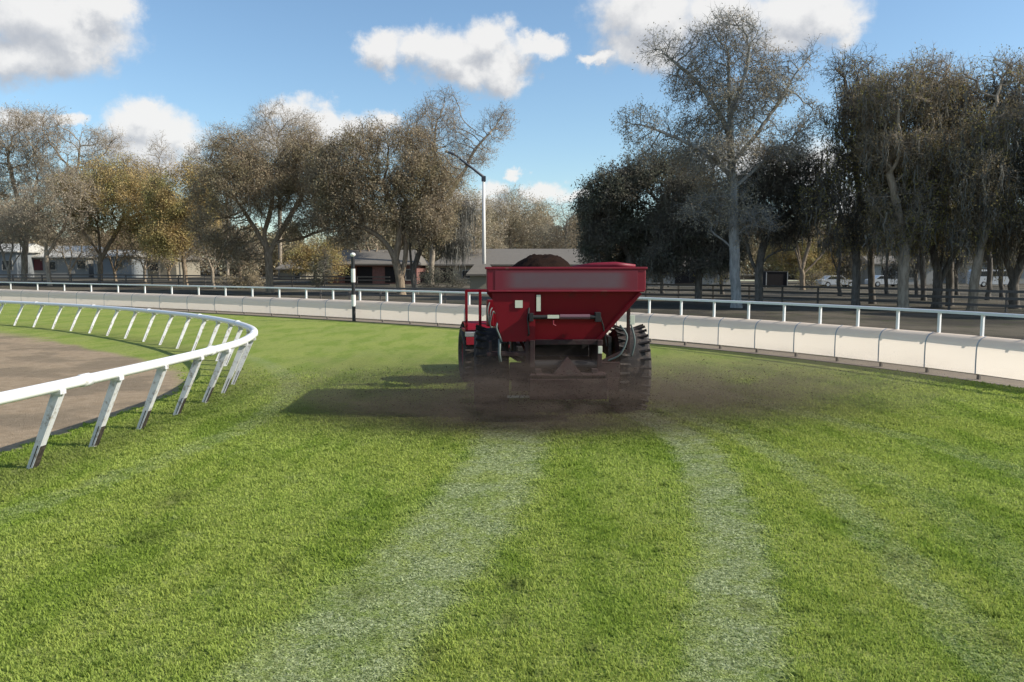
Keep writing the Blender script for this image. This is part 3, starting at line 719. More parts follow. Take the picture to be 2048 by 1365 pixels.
# ------------------------------------------------------------------ dust
def dust():
    x0, x1, y0, y1, z0, z1 = -4.6, 7.6, 9.9, 16.4, .03, 1.35
    m = MB(); m.box(((x0 + x1) / 2, (y0 + y1) / 2, (z0 + z1) / 2), (x1 - x0, y1 - y0, z1 - z0))
    mt, nt, out = newmat('dust_volume')
    P = N(nt, 'ShaderNodeNewGeometry').outputs['Position']
    def gauss(c, r, a):
        v = N(nt, 'ShaderNodeVectorMath', operation='SUBTRACT'); nt.links.new(P, v.inputs[0]); v.inputs[1].default_value = c
        v2 = N(nt, 'ShaderNodeVectorMath', operation='DIVIDE'); nt.links.new(v.outputs[0], v2.inputs[0]); v2.inputs[1].default_value = r
        l = N(nt, 'ShaderNodeVectorMath', operation='DOT_PRODUCT'); nt.links.new(v2.outputs[0], l.inputs[0]); nt.links.new(v2.outputs[0], l.inputs[1])
        e = math_(nt, 'EXPONENT', math_(nt, 'MULTIPLY', l.outputs['Value'], -1.0))
        return math_(nt, 'MULTIPLY', e, a)
    d = gauss((.75, 11.25, .50), (1.5, .42, .38), .95)
    d = math_(nt, 'ADD', d, gauss((-1.3, 12.1, .45), (2.1, 1.1, .36), .85))
    d = math_(nt, 'ADD', d, gauss((3.2, 12.9, .40), (2.9, 1.6, .38), .74))
    d = math_(nt, 'ADD', d, gauss((.6, 11.1, .12), (2.1, .7, .20), .5))
    mpd = N(nt, 'ShaderNodeMapping'); mpd.inputs['Scale'].default_value = (.8, 1.6, 3.2); nt.links.new(P, mpd.inputs[0])
    nn = noise(nt, mpd.outputs[0], 1.25, 5, .68, 1.2)
    d = math_(nt, 'MULTIPLY', d, math_(nt, 'MULTIPLY', rampf(nt, nn, .36, .66), 1.6))
    d = math_(nt, 'SUBTRACT', d, .02); d = math_(nt, 'MAXIMUM', d, 0.0)
    v = N(nt, 'ShaderNodeVolumePrincipled'); v.inputs['Color'].default_value = (.22, .175, .15, 1); v.inputs['Absorption Color'].default_value = (0.0, 0, 0, 1); v.inputs['Anisotropy'].default_value = .1
    nt.links.new(d, v.inputs['Density']); nt.links.new(v.outputs[0], out.inputs['Volume'])
    o = raw_mesh('dust_cloud', np.concatenate(m.V), [np.array(f) for f in m.F.values()], mt)
    tag(o, 'low brown cloud of flung soil dust around the spreader wheels', 'dust', kind='stuff')
dust()
def grains():
    r = np.random.default_rng(5); P_ = []
    for (c, q_, k) in [((.8, 11.2, .45), (.85, .3, .26), 2600), ((-1.2, 12.0, .42), (1.5, .6, .24), 1300), ((3.0, 12.8, .38), (1.9, .9, .26), 1900)]:
        P_.append(r.normal(0, 1, (k, 3)) * np.array(q_) * .75 + np.array(c))
    P_ = np.concatenate(P_); P_[:, 2] = np.abs(P_[:, 2]) + .01; k = len(P_); s_ = (.002 + .005 * r.random(k) ** 2.2)[:, None]
    T = np.array([(1, 1, 1), (1, -1, -1), (-1, 1, -1), (-1, -1, 1)], float)
    V_ = (P_[:, None] + T[None] * s_[:, None] * np.array([1.5, .8, .7])).reshape(-1, 3)
    f = (np.array([[0, 1, 2], [0, 3, 1], [0, 2, 3], [1, 3, 2]])[None] + (np.arange(k) * 4)[:, None, None]).reshape(-1, 3)
    o = raw_mesh('flung_soil', V_, f, M['soil']); tag(o, 'fine crumbs of dark soil flying out behind the spreader', 'flying soil', kind='stuff')
grains()

# ------------------------------------------------------------------ trees
def grow(att, lines, step, kill, maxn=9000, iters=140, r=None):
    pos = np.zeros((maxn, 3)); par = np.full(maxn, -1, int); n = 0
    for li, L in enumerate(lines):
        L = [Vector(p) for p in L]; L = smooth_poly(L, 6)
        if n: prev = int(np.argmin(((pos[:n] - np.array(L[0])) ** 2).sum(1)))
        else: prev = -1
        acc = 0; last = L[0]
        for p in L:
            if n and (p - last).length < step * .8: continue
            j = r.normal(0, .05, 3) * step if n else 0
            pos[n] = np.array(p) + j; par[n] = prev; prev = n; n += 1; last = p
    alive = np.arange(len(att)); d2 = ((att[:, None, :] - pos[None, :n, :]) ** 2).sum(-1); near = d2.argmin(1); dist = np.sqrt(d2.min(1))
    nch = np.zeros(maxn, int)
    for it in range(iters):
        if not len(alive) or n > maxn - 900: break
        v = att[alive] - pos[near[alive]]; v /= np.maximum(np.linalg.norm(v, axis=1), 1e-6)[:, None]
        acc = np.zeros((n, 3)); np.add.at(acc, near[alive], v); un = np.unique(near[alive]); un = un[nch[un] < 3]
        if not len(un): break
        un = un[:880]
        dv = acc[un]; dv /= np.maximum(np.linalg.norm(dv, axis=1), 1e-6)[:, None]; dv += r.normal(0, .28, dv.shape); dv[:, 2] += .05
        dv /= np.linalg.norm(dv, axis=1)[:, None]
        new = pos[un] + dv * step; k = len(un)
        pos[n:n + k] = new; par[n:n + k] = un; nch[un] += 1
        dn = np.sqrt(((att[alive][:, None, :] - new[None]) ** 2).sum(-1)); b = dn.argmin(1); bd = dn[np.arange(len(alive)), b]
        better = bd < dist[alive]; ai = alive[better]; near[ai] = n + b[better]; dist[ai] = bd[better]
        n += k; alive = alive[dist[alive] > kill]
    return pos[:n], par[:n]

def tree(name, label, Z, base, lines, blobs, bark_m, leaf_m, tr=.3, natt=1400, leaves=5, lsize=.10, lspread=.22, step=None, twigs=2, group=None, seed=1,
         tiprad=.010, depth=.75, moss=None, mossn=0, mosslen=1.2, twl=.42, cat='tree', hang=0, branchlets=3, blen=.75, clump=.14, gaps=-1.25):
    natt = int(natt * 1.5); tr *= .82
    r = np.random.default_rng(seed); sc = Z / F
    bp = at(base[0], base[1], Z); gz = float(H(bp.x, Z)); bp.z = gz
    def W(p, dy=0): return at(p[0], p[1], Z + dy)
    L3 = []
    for i, ln in enumerate(lines):
        pts = []
        dyy = r.normal(0, .6) if i else 0
        for k, p in enumerate(ln):
            q_ = W(p, dyy * k / max(1, len(ln) - 1) * (1 if i else 0)); pts.append(q_)
        if i == 0: pts[0] = bp.copy(); pts[0].z -= .15
        L3.append(pts)
    tot = sum(b[2] * b[3] for b in blobs); att = []
    for (cx, cy, rx, ry) in blobs:
        k = int(natt * rx * ry / tot) + 8
        u_ = r.normal(0, 1, (k, 3)); u_ /= np.linalg.norm(u_, axis=1)[:, None]; u_ *= (r.random(k) ** .42)[:, None]
        c = W((cx, cy), r.normal(0, .25) * rx * sc); att.append(np.array(c) + u_ * np.array([rx * sc, max(rx, ry) * sc * depth, ry * sc]))
    att = np.concatenate(att); a0 = att / (2.6 if Z > 60 else 1.9) + seed * 1.37
    fld = np.sin(a0[:, 0] * 2.1 + 1.7 * np.sin(a0[:, 2] * 1.3)) + np.sin(a0[:, 1] * 2.3 + 1.9 * np.sin(a0[:, 0] * 1.1)) + np.sin(a0[:, 2] * 2.7 + 1.5 * np.sin(a0[:, 1] * 1.7))
    att = att[fld > gaps]
    if step is None: step = float(np.clip(.0055 * Z, .28, .62))
    pos, par = grow(att, L3, step, step * 1.1, r=r)
    n0 = len(pos); nchild = np.bincount(par[par >= 0], minlength=n0)
    # side branchlets along the thin outer wood
    sub_ = np.zeros(n0); 
    for i in range(n0 - 1, 0, -1): sub_[par[i]] += 1 + sub_[i]
    fb = np.nonzero((sub_ < 14) & (par >= 0))[0]; nb = branchlets
    dpar = pos[fb] - pos[par[fb]]; dpar /= np.maximum(np.linalg.norm(dpar, axis=1), 1e-6)[:, None]
    start = np.repeat(fb, nb); dv = r.normal(0, 1, (len(start), 3)) * .75 + np.repeat(dpar, nb, 0) * .8; dv[:, 2] += .15
    allp = [pos]; allq = [par]; prev = start; cp = pos[start].copy(); tot_ = n0; bl = step * blen
    for sg in range(3):
        dv /= np.linalg.norm(dv, axis=1)[:, None]
        cp = cp + dv * (bl * (.6 + .6 * r.random(len(cp))))[:, None]; allp.append(cp.copy()); allq.append(prev.copy())
        prev = tot_ + np.arange(len(cp)); tot_ += len(cp); dv = dv + r.normal(0, .38, dv.shape); dv[:, 2] -= hang * .35
    pos = np.concatenate(allp); par = np.concatenate(allq)
    n = len(pos); rad = np.zeros(n); ch = np.zeros(n, int); best = np.full(n, -1); bestr = np.zeros(n); e = 2.35
    accr = np.zeros(n)
    for i in range(n - 1, -1, -1):
        rad[i] = max(tiprad ** e, accr[i]) ** (1 / e)
        p = par[i]
        if p >= 0:
            accr[p] += rad[i] ** e
            if rad[i] > bestr[p]: bestr[p] = rad[i]; best[p] = i
            ch[p] += 1
    base_r = rad[0]; kk = math.log(tr / tiprad) / max(.1, math.log(base_r / tiprad)); rad = tiprad * (rad / tiprad) ** kk
    rad[0] *= 1.35
    root = thing(name, label, cat, bp, 0, group); o0 = np.array(bp); pos = pos - o0
    ei = np.nonzero(par >= 0)[0]; pi = par[ei]
    dirv = pos[ei] - pos[pi]; dirv /= np.maximum(np.linalg.norm(dirv, axis=1), 1e-6)[:, None]
    nd = np.zeros((n, 3)); nd[ei] = dirv; nd[0] = (0, 0, 1)
    ismain = best[pi] == ei
    da = np.where(ismain[:, None], nd[pi], dirv); ra = np.where(ismain, rad[pi], np.minimum(rad[pi], rad[ei] * 1.3)); rb = rad[ei]
    Vs = []; Fq = []; Ft = []; off = 0
    def frame(d):
        ref = np.tile(np.array([.0, 1.0, .05]), (len(d), 1)); x_ = np.cross(d, ref); ln_ = np.linalg.norm(x_, axis=1)
        x_[ln_ < .15] = np.array([1., 0, 0]); x_ /= np.maximum(np.linalg.norm(x_, axis=1), 1e-6)[:, None]; return x_, np.cross(d, x_)
    for lo, hi, ns_ in ((.07, 9, 8), (.025, .07, 5), (0, .025, 3)):
        m_ = (rb >= lo) & (rb < hi)
        if not m_.any(): continue
        A0, A1 = frame(da[m_]); B0, B1 = frame(dirv[m_]); K = m_.sum(); a_ = 2 * PI * np.arange(ns_) / ns_
        c_, s_ = np.cos(a_)[None, :, None], np.sin(a_)[None, :, None]
        ringA = pos[pi[m_]][:, None] + (A0[:, None] * c_ + A1[:, None] * s_) * ra[m_][:, None, None]
        ringB = pos[ei[m_]][:, None] + (B0[:, None] * c_ + B1[:, None] * s_) * rb[m_][:, None, None]
        Vv = np.concatenate([ringA, ringB], 1).reshape(-1, 3); k_ = np.arange(ns_); k2 = (k_ + 1) % ns_
        f = np.stack([k_, k2, ns_ + k2, ns_ + k_], -1)[None] + (np.arange(K) * 2 * ns_)[:, None, None] + off
        Vs.append(Vv); Fq.append(f.reshape(-1, 4)); off += len(Vv)
    fine = np.nonzero((np.arange(n) >= n0) | ((ch == 0) & (par >= 0)))[0]
    ends = pos[fine]
    if twigs and len(fine):
        t0 = np.repeat(pos[fine], twigs, 0); dv = r.normal(0, 1, t0.shape) + nd[np.repeat(fine, twigs)] * .9; dv /= np.linalg.norm(dv, axis=1)[:, None]; dv[:, 2] -= hang
        ln = twl * (.4 + .8 * r.random(len(t0))); t1 = t0 + dv * ln[:, None]; X0, X1 = frame(dv / np.linalg.norm(dv, axis=1)[:, None]); w_ = tiprad * .75
        Vv = np.stack([t0 + X0 * w_, t0 - X0 * w_ * .5 + X1 * w_, t0 - X0 * w_ * .5 - X1 * w_, t1], 1).reshape(-1, 3)
        f = np.array([[0, 1, 3], [1, 2, 3], [2, 0, 3]])[None] + (np.arange(len(t0)) * 4)[:, None, None] + off
        Vs.append(Vv); Ft.append(f.reshape(-1, 3)); off += len(Vv); ends = np.concatenate([ends, t0 + (t1 - t0) * r.random((len(t0), 1)), t1])
    raw_mesh('trunk', np.concatenate(Vs), [np.concatenate(Fq)] + ([np.concatenate(Ft)] if Ft else []), bark_m, root, True)
    if leaves:
        k = int(len(fine) * leaves * (1.0 if leaf_m in (LT, LB, LG) else .75)); ce = ends[r.permutation(len(ends))[:max(40, int(len(ends) * clump))]]; b_ = ce[r.integers(0, len(ce), k)]
        b_ = b_[r.random(k) < 1.15 - .9 * ss(.55, .98, b_[:, 2] / b_[:, 2].max())]; k = len(b_)
        cl = .45 + .9 * (np.sin(b_[:, 0] * 1.7 + seed) * np.sin(b_[:, 2] * 1.9 + 1.3 * seed) * np.sin(b_[:, 1] * 1.5) > -.2)
        b_ = b_[r.random(k) < cl]; k = len(b_)
        c = b_ + r.normal(0, lspread * .85, (k, 3)) - np.array([0, 0, hang]) * r.random((k, 1)); a = r.normal(0, 1, (k, 3)); a /= np.linalg.norm(a, axis=1)[:, None]; X0, X1 = frame(a)
        s_ = (lsize * .62 * (.45 + r.random(k)))[:, None]
        Vv = np.stack([c - X0 * s_, c + X1 * s_ * .55, c + X0 * s_, c - X1 * s_ * .55], 1).reshape(-1, 3)
        tone = np.clip(.5 + .3 * r.normal(0, 1, k), 0, 1)
        raw_mesh('crown', Vv, np.arange(k * 4).reshape(-1, 4), leaf_m, root, False, None, dict(tone=np.repeat(tone, 4)))
    if moss:
        mid = np.nonzero((rad < tiprad * 7) & (par >= 0) & (pos[:, 2] > 2) & (pos[:, 2] < pos[:, 2].max() * .86))[0]; mossn = int(mossn * 1.6)
        b_ = pos[mid[r.integers(0, len(mid), mossn)]] ; k = len(b_); ns = 5
        ln = mosslen * (.15 + .6 * r.random(k) ** 2); w_ = .018 + .03 * r.random(k); an = r.random(k) * PI; sx = np.stack([np.cos(an), np.sin(an), 0 * an], -1)
        V_ = []
        for j in range(ns):
            u_ = j / (ns - 1); c = b_ + np.stack([r.normal(0, .05, k), r.normal(0, .05, k), -ln * u_], -1); ww = (w_ * (1 - u_) ** .7 * (.6 + .8 * r.random(k)))[:, None]
            V_ += [c - sx * ww, c + sx * ww]
        V_ = np.stack(V_, 1).reshape(-1, 3); f = np.array([[2 * j, 2 * j + 1, 2 * j + 3, 2 * j + 2] for j in range(ns - 1)])[None] + (np.arange(k) * 2 * ns)[:, None, None]
        raw_mesh('hanging_moss', V_, f.reshape(-1, 4), moss, root, False, None, dict(tone=np.repeat(r.random(k), 2 * ns)))
    return root

BO, BG, BP, BD = M['bark_oak'], M['bark_grey'], M['bark_pale'], M['bark_dark']
LT, LB, LG, LP, LD, LM = M['leaf_tan'], M['leaf_brown'], M['leaf_gold'], M['leaf_pale'], M['leaf_dark'], M['leaf_mix']
MO, MD = M['moss'], M['moss_dark']
GL = 'trees beyond the far bend of the track'; GR = 'trees behind the right hand fence'
# left side, far to near
tree('bare_tree', 'bare grey tree at the left edge with forked trunk and fine upper twigs', 92, (48, 562), [[(48, 562), (50, 500), (60, 440), (70, 370)], [(55, 460), (35, 400), (20, 330)], [(50, 500), (5, 420), (-20, 370)], [(62, 430), (120, 380), (160, 330)]],
     [(30, 270, 70, 50), (95, 270, 50, 50), (40, 350, 90, 60), (130, 330, 70, 50), (-40, 330, 60, 70), (205, 290, 40, 30)], BG, LT, .42, 1700, 3.2, .11, .3, twigs=3, group=GL, seed=11, twl=.8)
tree('bare_tree', 'slim leaning tree between the pale house and the left edge', 84, (100, 560), [[(100, 560), (92, 500), (105, 440)], [(95, 510), (130, 450), (150, 400)]],
     [(90, 420, 60, 50), (140, 400, 60, 60), (40, 440, 50, 40), (110, 470, 60, 25)], BG, LT, .28, 1000, 4, .10, .3, group=GL, seed=12)
tree('golden_tree', 'broad golden tan tree in front of the pale roofed house', 88, (200, 560), [[(200, 560), (200, 500), (195, 450)], [(200, 520), (230, 470), (250, 430)], [(200, 510), (165, 460)]],
     [(190, 390, 80, 60), (260, 400, 90, 70), (150, 440, 60, 40), (320, 440, 60, 60), (240, 340, 90, 25)], BO, LG, .34, 1800, 11, .13, .35, group=GL, seed=13, hang=.3)
tree('golden_tree', 'rounded golden tree with drooping right side beside the brown oaks', 82, (372, 566), [[(372, 566), (368, 520), (365, 460)], [(370, 520), (400, 470), (405, 420)]],
     [(390, 400, 42, 45), (400, 450, 34, 45), (350, 390, 60, 50), (385, 350, 40, 30), (340, 470, 50, 35)], BO, LG, .3, 1400, 14, .13, .3, group=GL, seed=14, hang=.5)
tree('thin_tree', 'small thin bare tree rising above the golden crowns', 110, (318, 560), [[(318, 560), (320, 440), (322, 340)]], [(320, 305, 26, 28), (322, 350, 45, 30), (300, 400, 50, 40)], BG, LT, .2, 700, 3, .12, .3, group=GL, seed=15)
tree('bare_tree', 'feathery bare grey crown above the small white cloud gap left of centre', 118, (455, 562), [[(455, 562), (455, 430), (450, 330)]], [(450, 280, 40, 32), (420, 320, 50, 40), (480, 320, 50, 50), (430, 390, 70, 60)], BG, LT, .3, 1300, 3.2, .13, .4, group=GL, seed=16, twigs=3)
tree('bare_tree', 'tall feathery bare tree standing behind the middle oak', 108, (560, 564), [[(560, 564), (560, 420), (558, 300)]], [(555, 240, 55, 32), (600, 260, 40, 35), (520, 280, 40, 35), (560, 330, 90, 60)], BG, LT, .33, 1700, 2.6, .12, .35, group=GL, seed=17, twigs=3, twl=.8)
tree('live_oak', 'broad brown oak with dark curling limbs left of the striped pole', 70, (540, 585), [[(540, 585), (538, 545), (534, 500), (528, 470), (520, 440)], [(538, 520), (555, 485), (600, 478), (640, 462), (680, 458)], [(534, 500), (505, 450), (480, 410)], [(536, 510), (570, 450), (600, 400), (620, 350)], [(528, 470), (545, 400), (540, 340)]],
     [(500, 370, 85, 75), (580, 350, 90, 80), (440, 400, 60, 70), (470, 300, 55, 35), (600, 300, 60, 40), (655, 400, 60, 60), (440, 460, 60, 40), (470, 500, 45, 25), (600, 450, 50, 30), (420, 420, 40, 50)], BO, LB, .42, 3000, 7.5, .10, .28, group=GL, seed=18, hang=.15, moss=MO, mossn=900, mosslen=1.1)
tree('bare_tree', 'tall bare grey tree whose right limb reaches into open sky beside the lamp pole', 88, (862, 575), [[(862, 575), (865, 500), (872, 420), (870, 340), (868, 280)], [(868, 460), (900, 390), (930, 340), (950, 300), (985, 262)], [(870, 400), (840, 330), (820, 280)]],
     [(880, 215, 45, 38), (860, 265, 60, 45), (920, 270, 35, 28), (990, 255, 36, 30), (1005, 232, 18, 20), (835, 300, 60, 45), (890, 330, 60, 50), (950, 310, 40, 25)], BG, LP, .36, 2100, 3.2, .09, .25, group=GL, seed=19, twigs=3)
tree('live_oak', 'largest brown oak with arching limbs right of the striped pole', 66, (803, 592), [[(803, 592), (800, 560), (790, 520), (770, 485), (740, 462), (712, 452)], [(790, 520), (800, 470), (790, 420), (770, 380)], [(803, 560), (812, 500), (805, 450), (830, 400), (860, 360)], [(800, 470), (840, 430), (890, 380), (925, 345)]],
     [(720, 350, 90, 80), (800, 330, 90, 80), (870, 370, 60, 60), (680, 420, 60, 50), (750, 275, 70, 30), (700, 300, 60, 35), (830, 290, 50, 30), (770, 430, 90, 35), (690, 455, 45, 35), (860, 440, 50, 45), (650, 350, 40, 50)], BO, LB, .45, 3300, 7.5, .10, .28, group=GL, seed=20, hang=.15, moss=MO, mossn=1500, mosslen=1.3)
tree('mossy_tree', 'grey moss draped tree between the big oak and the lamp pole', 68, (832, 597), [[(832, 597), (826, 550), (820, 500), (822, 460)], [(826, 540), (850, 480), (880, 440)]],
     [(880, 430, 50, 45), (900, 470, 40, 40), (840, 430, 40, 40), (920, 420, 30, 30)], BD, M['moss'], .30, 1100, 3, .10, .3, group=GL, seed=21, moss=MO, mossn=2400, mosslen=2.6)
tree('bush_tree', 'low yellow brown tree under the arch of the two big oaks', 86, (632, 575), [[(632, 575), (630, 540), (632, 510)]], [(632, 505, 34, 34), (600, 510, 26, 26), (660, 520, 22, 26)], BO, LG, .2, 800, 12, .12, .3, group=GL, seed=22, hang=.4)
tree('golden_tree', 'distant hazy tan tree right of the lamp pole', 135, (1020, 560), [[(1020, 560), (1020, 500), (1020, 450)]], [(1010, 440, 50, 55), (1060, 440, 50, 50), (980, 460, 50, 50), (1030, 400, 30, 20)], BG, LT, .35, 1500, 7, .16, .4, group=GL, seed=23)
tree('bare_tree', 'distant pale bare tree left of the dark live oak', 125, (1130, 565), [[(1130, 565), (1130, 500), (1135, 440)]], [(1135, 440, 40, 40), (1110, 480, 50, 40), (1160, 440, 40, 35)], BG, LP, .3, 1100, 5, .14, .4, group=GL, seed=24)
tree('golden_tree', 'distant tan tree directly behind the lamp pole', 128, (950, 560), [[(950, 560), (950, 500), (950, 460)]], [(945, 440, 40, 55), (970, 480, 40, 40), (925, 400, 25, 25)], BG, LT, .3, 1000, 7, .16, .4, group=GL, seed=25)
tree('yew_tree', 'dark narrow evergreen beside the brick wall', 80, (645, 588), [[(645, 588), (647, 560), (650, 530)]], [(648, 545, 10, 32), (650, 520, 8, 20), (640, 565, 12, 20)], BD, LD, .15, 500, 14, .10, .15, group=GL, seed=26)

# right side
tree('live_oak', 'dark dense live oak at the left end of the right hand grove', 58, (1262, 600), [[(1262, 600), (1258, 560), (1262, 510), (1270, 450)], [(1262, 520), (1235, 460), (1215, 420)], [(1262, 510), (1310, 440), (1330, 390)]],
     [(1230, 390, 65, 50), (1300, 370, 70, 60), (1350, 340, 60, 50), (1200, 430, 45, 55), (1240, 460, 70, 50), (1330, 450, 70, 50), (1270, 510, 80, 35), (1200, 500, 40, 40)], BD, LD, .42, 2800, 11, .12, .25, group=GR, seed=31, moss=MD, mossn=900, mosslen=1.5)
tree('live_oak', 'dark mossy live oak close behind the tall pale tree', 54, (1395, 606), [[(1395, 606), (1398, 560), (1400, 500), (1390, 440)], [(1400, 510), (1430, 450), (1450, 400)]],
     [(1380, 400, 60, 60), (1430, 440, 60, 60), (1360, 470, 50, 50), (1420, 500, 70, 40), (1340, 520, 50, 30)], BD, LD, .30, 2000, 9, .11, .25, group=GR, seed=32, moss=MD, mossn=1500, mosslen=1.8)
tree('pale_tree', 'tallest tree with straight pale trunk and airy open crown against the clouds', 46, (1473, 614), [[(1473, 614), (1470, 540), (1468, 470), (1466, 400), (1462, 330), (1460, 250), (1458, 170), (1456, 110)], [(1468, 500), (1445, 480), (1422, 462)], [(1464, 350), (1400, 300), (1350, 275), (1300, 255)], [(1462, 270), (1420, 200), (1380, 150), (1330, 110)], [(1463, 330), (1520, 260), (1560, 200), (1590, 150)], [(1460, 230), (1490, 150), (1500, 90)], [(1465, 380), (1520, 330), (1570, 290)]],
     [(1370, 95, 80, 35), (1460, 75, 70, 45), (1500, 120, 60, 50), (1400, 160, 70, 45), (1590, 120, 40, 40), (1550, 190, 60, 50), (1450, 220, 90, 60), (1370, 250, 50, 35), (1280, 250, 36, 34), (1300, 300, 30, 16), (1540, 280, 80, 50), (1440, 310, 90, 50), (1610, 230, 35, 40), (1480, 380, 80, 40), (1420, 420, 60, 35), (1500, 440, 50, 30)], BP, LP, .36, 3800, 6.0, .080, .16, step=.34, group=GR, seed=33, twigs=2, tiprad=.009, moss=MO, mossn=300, mosslen=.9, branchlets=3, clump=.11, gaps=-.6)
tree('dark_tree', 'dark trunked tree with wide limbs right of the tall pale tree', 50, (1518, 612), [[(1518, 612), (1518, 560), (1522, 510), (1540, 460), (1560, 420)], [(1518, 560), (1500, 510), (1490, 470)], [(1520, 530), (1550, 505), (1590, 500)], [(1540, 460), (1600, 400), (1560, 350), (1530, 330)]],
     [(1540, 370, 70, 50), (1600, 390, 60, 50), (1500, 430, 60, 45), (1570, 330, 70, 35), (1560, 450, 70, 35)], BD, LD, .32, 2200, 4.5, .10, .25, group=GR, seed=34, moss=MD, mossn=1200, mosslen=1.4)
tree('vase_tree', 'small vase shaped tree with pale trunk seen through the gap in the grove', 84, (1605, 583), [[(1605, 583), (1604, 550), (1600, 520), (1590, 470)], [(1604, 550), (1590, 500), (1570, 470)], [(1605, 548), (1640, 515), (1665, 480)], [(1604, 540), (1620, 480), (1625, 450)]],
     [(1600, 450, 60, 35), (1640, 450, 40, 35), (1570, 455, 30, 30)], BO, LT, .34, 900, 3, .10, .3, group=GR, seed=35)
tree('golden_tree', 'soft golden green tree far behind the vase shaped one', 120, (1610, 570), [[(1610, 570), (1610, 540), (1610, 500)]], [(1610, 490, 60, 50), (1570, 500, 40, 40), (1660, 510, 35, 45)], BG, LG, .3, 1300, 14, .17, .4, group=GR, seed=36)
specs = [
    ('grove_tree', 'mossy dark tree with paired trunks at the left of the dense grove', 47, (1712, 614), [[(1712, 614), (1712, 540), (1715, 470), (1720, 400), (1710, 320)], [(1712, 520), (1690, 450), (1670, 390)]],
     [(1690, 230, 60, 60), (1720, 300, 70, 70), (1660, 340, 55, 60), (1730, 400, 60, 60), (1640, 420, 40, 30), (1690, 150, 40, 30)], LM, .30, 2500, 5.5, 41, 1400),
    ('grove_tree', 'straight dark trunk second from the left of the dense grove', 51, (1745, 612), [[(1745, 612), (1742, 540), (1745, 450), (1760, 350)]], [(1760, 260, 60, 60), (1740, 200, 55, 45), (1780, 340, 60, 60), (1750, 420, 60, 40), (1730, 140, 30, 25)], LM, .26, 1900, 4.5, 42, 900),
    ('grove_tree', 'thick forked grey trunk in the middle of the dense grove', 44, (1808, 618), [[(1808, 618), (1806, 560), (1808, 500), (1795, 420), (1780, 350)], [(1808, 510), (1835, 440), (1850, 370)], [(1807, 540), (1780, 490), (1770, 440)]],
     [(1800, 200, 80, 60), (1850, 160, 60, 45), (1800, 300, 80, 60), (1850, 380, 70, 60), (1770, 420, 60, 50), (1830, 450, 50, 40)], LM, .36, 2800, 6, 43, 1600),
    ('grove_tree', 'tree with V shaped black stems right of the forked grey trunk', 46, (1872, 616), [[(1872, 616), (1875, 560), (1868, 510), (1850, 460), (1840, 420)], [(1875, 565), (1885, 500), (1880, 440)], [(1876, 570), (1915, 490), (1930, 430)]],
     [(1870, 240, 70, 60), (1900, 190, 50, 40), (1880, 330, 80, 60), (1920, 400, 60, 50), (1860, 440, 60, 40)], LM, .33, 2500, 7, 44, 1500),
    ('golden_tree', 'olive gold crowned tree high above the right hand grove', 48, (1900, 612), [[(1900, 612), (1900, 520), (1895, 420), (1880, 300)]], [(1880, 190, 60, 40), (1920, 220, 70, 50), (1850, 240, 60, 35), (1800, 310, 90, 35), (1940, 300, 70, 50)], M['leaf_gold'] if False else LM, .28, 2200, 8, 45, 300),
    ('grove_tree', 'pale leaning trunk near the right edge', 43, (1943, 620), [[(1943, 620), (1950, 560), (1958, 500), (1962, 430), (1965, 340)], [(1958, 500), (1990, 430), (2010, 370)]],
     [(1960, 180, 60, 45), (1990, 260, 60, 60), (1950, 360, 70, 60), (1990, 430, 60, 50), (2010, 150, 40, 30)], LM, .30, 2400, 7, 46, 1600),
    ('grove_tree', 'double stemmed dark tree at the right edge of the picture', 45, (2030, 618), [[(2030, 618), (2025, 560), (2005, 500), (2000, 440)], [(2028, 570), (2048, 500), (2060, 420)]],
     [(2030, 180, 60, 50), (2050, 280, 70, 70), (2020, 380, 70, 60), (2060, 450, 60, 50), (2040, 240, 50, 60)], LD, .34, 2400, 9, 47, 1500),
    ('grove_tree', 'thin dark stem behind the forked grey trunk', 56, (1848, 606), [[(1848, 606), (1845, 540), (1842, 470), (1850, 400)]], [(1850, 330, 50, 60), (1840, 250, 50, 50), (1830, 420, 60, 40)], LM, .22, 1400, 6, 48, 700),
    ('grove_tree', 'thin dark stem behind the V shaped stems', 57, (1975, 606), [[(1975, 606), (1980, 540), (1975, 470), (1970, 400)]], [(1960, 300, 60, 60), (1990, 380, 60, 50), (1950, 440, 50, 40)], LM, .22, 1400, 7, 49, 700),
    ('grove_tree', 'dark leafy tree just outside the right edge of the photo', 42, (2130, 622), [[(2130, 622), (2130, 540), (2125, 440)]], [(2130, 220, 70, 70), (2110, 330, 80, 80), (2180, 300, 80, 80), (2130, 440, 80, 50)], LD, .34, 2200, 9, 50, 700),
    ('grove_tree', 'unseen tall brown tree added beyond the right edge for shade, first past the frame', 36, (2480, 630), [[(2480, 630), (2480, 520), (2470, 400)]], [(2470, 250, 120, 90), (2450, 380, 130, 90), (2530, 330, 110, 90)], LM, .34, 2200, 9, 51, 500),  # this and the next: unseen trees added to shade the ground behind the fence
    ('grove_tree', 'unseen tall brown tree added beyond the right edge for shade, second past the frame', 33, (2950, 640), [[(2950, 640), (2950, 520), (2940, 400)]], [(2950, 250, 130, 90), (2900, 380, 140, 90), (3000, 330, 120, 90)], LM, .34, 2200, 9, 52, 500),
]
for (nm, lb, Z, base, lines, blobs, lm, tr0, na, lv, sd_, mn) in specs:
    tree(nm, lb, Z, base, lines, blobs + [(base[0] - 12, 468, 46, 34), (base[0] + 18, 440, 46, 34)], gaps=-.55, bark_m=BG if sd_ in (43, 46) else BD, leaf_m=(M['leaf_gold'] if nm == 'golden_tree' else lm), tr=tr0, natt=na, leaves=lv, lsize=.085, lspread=.22, step=.36, group=GR, seed=sd_, moss=MD, mossn=mn, mosslen=1.8, twigs=3 if sd_ in (41, 42, 43) else 2)
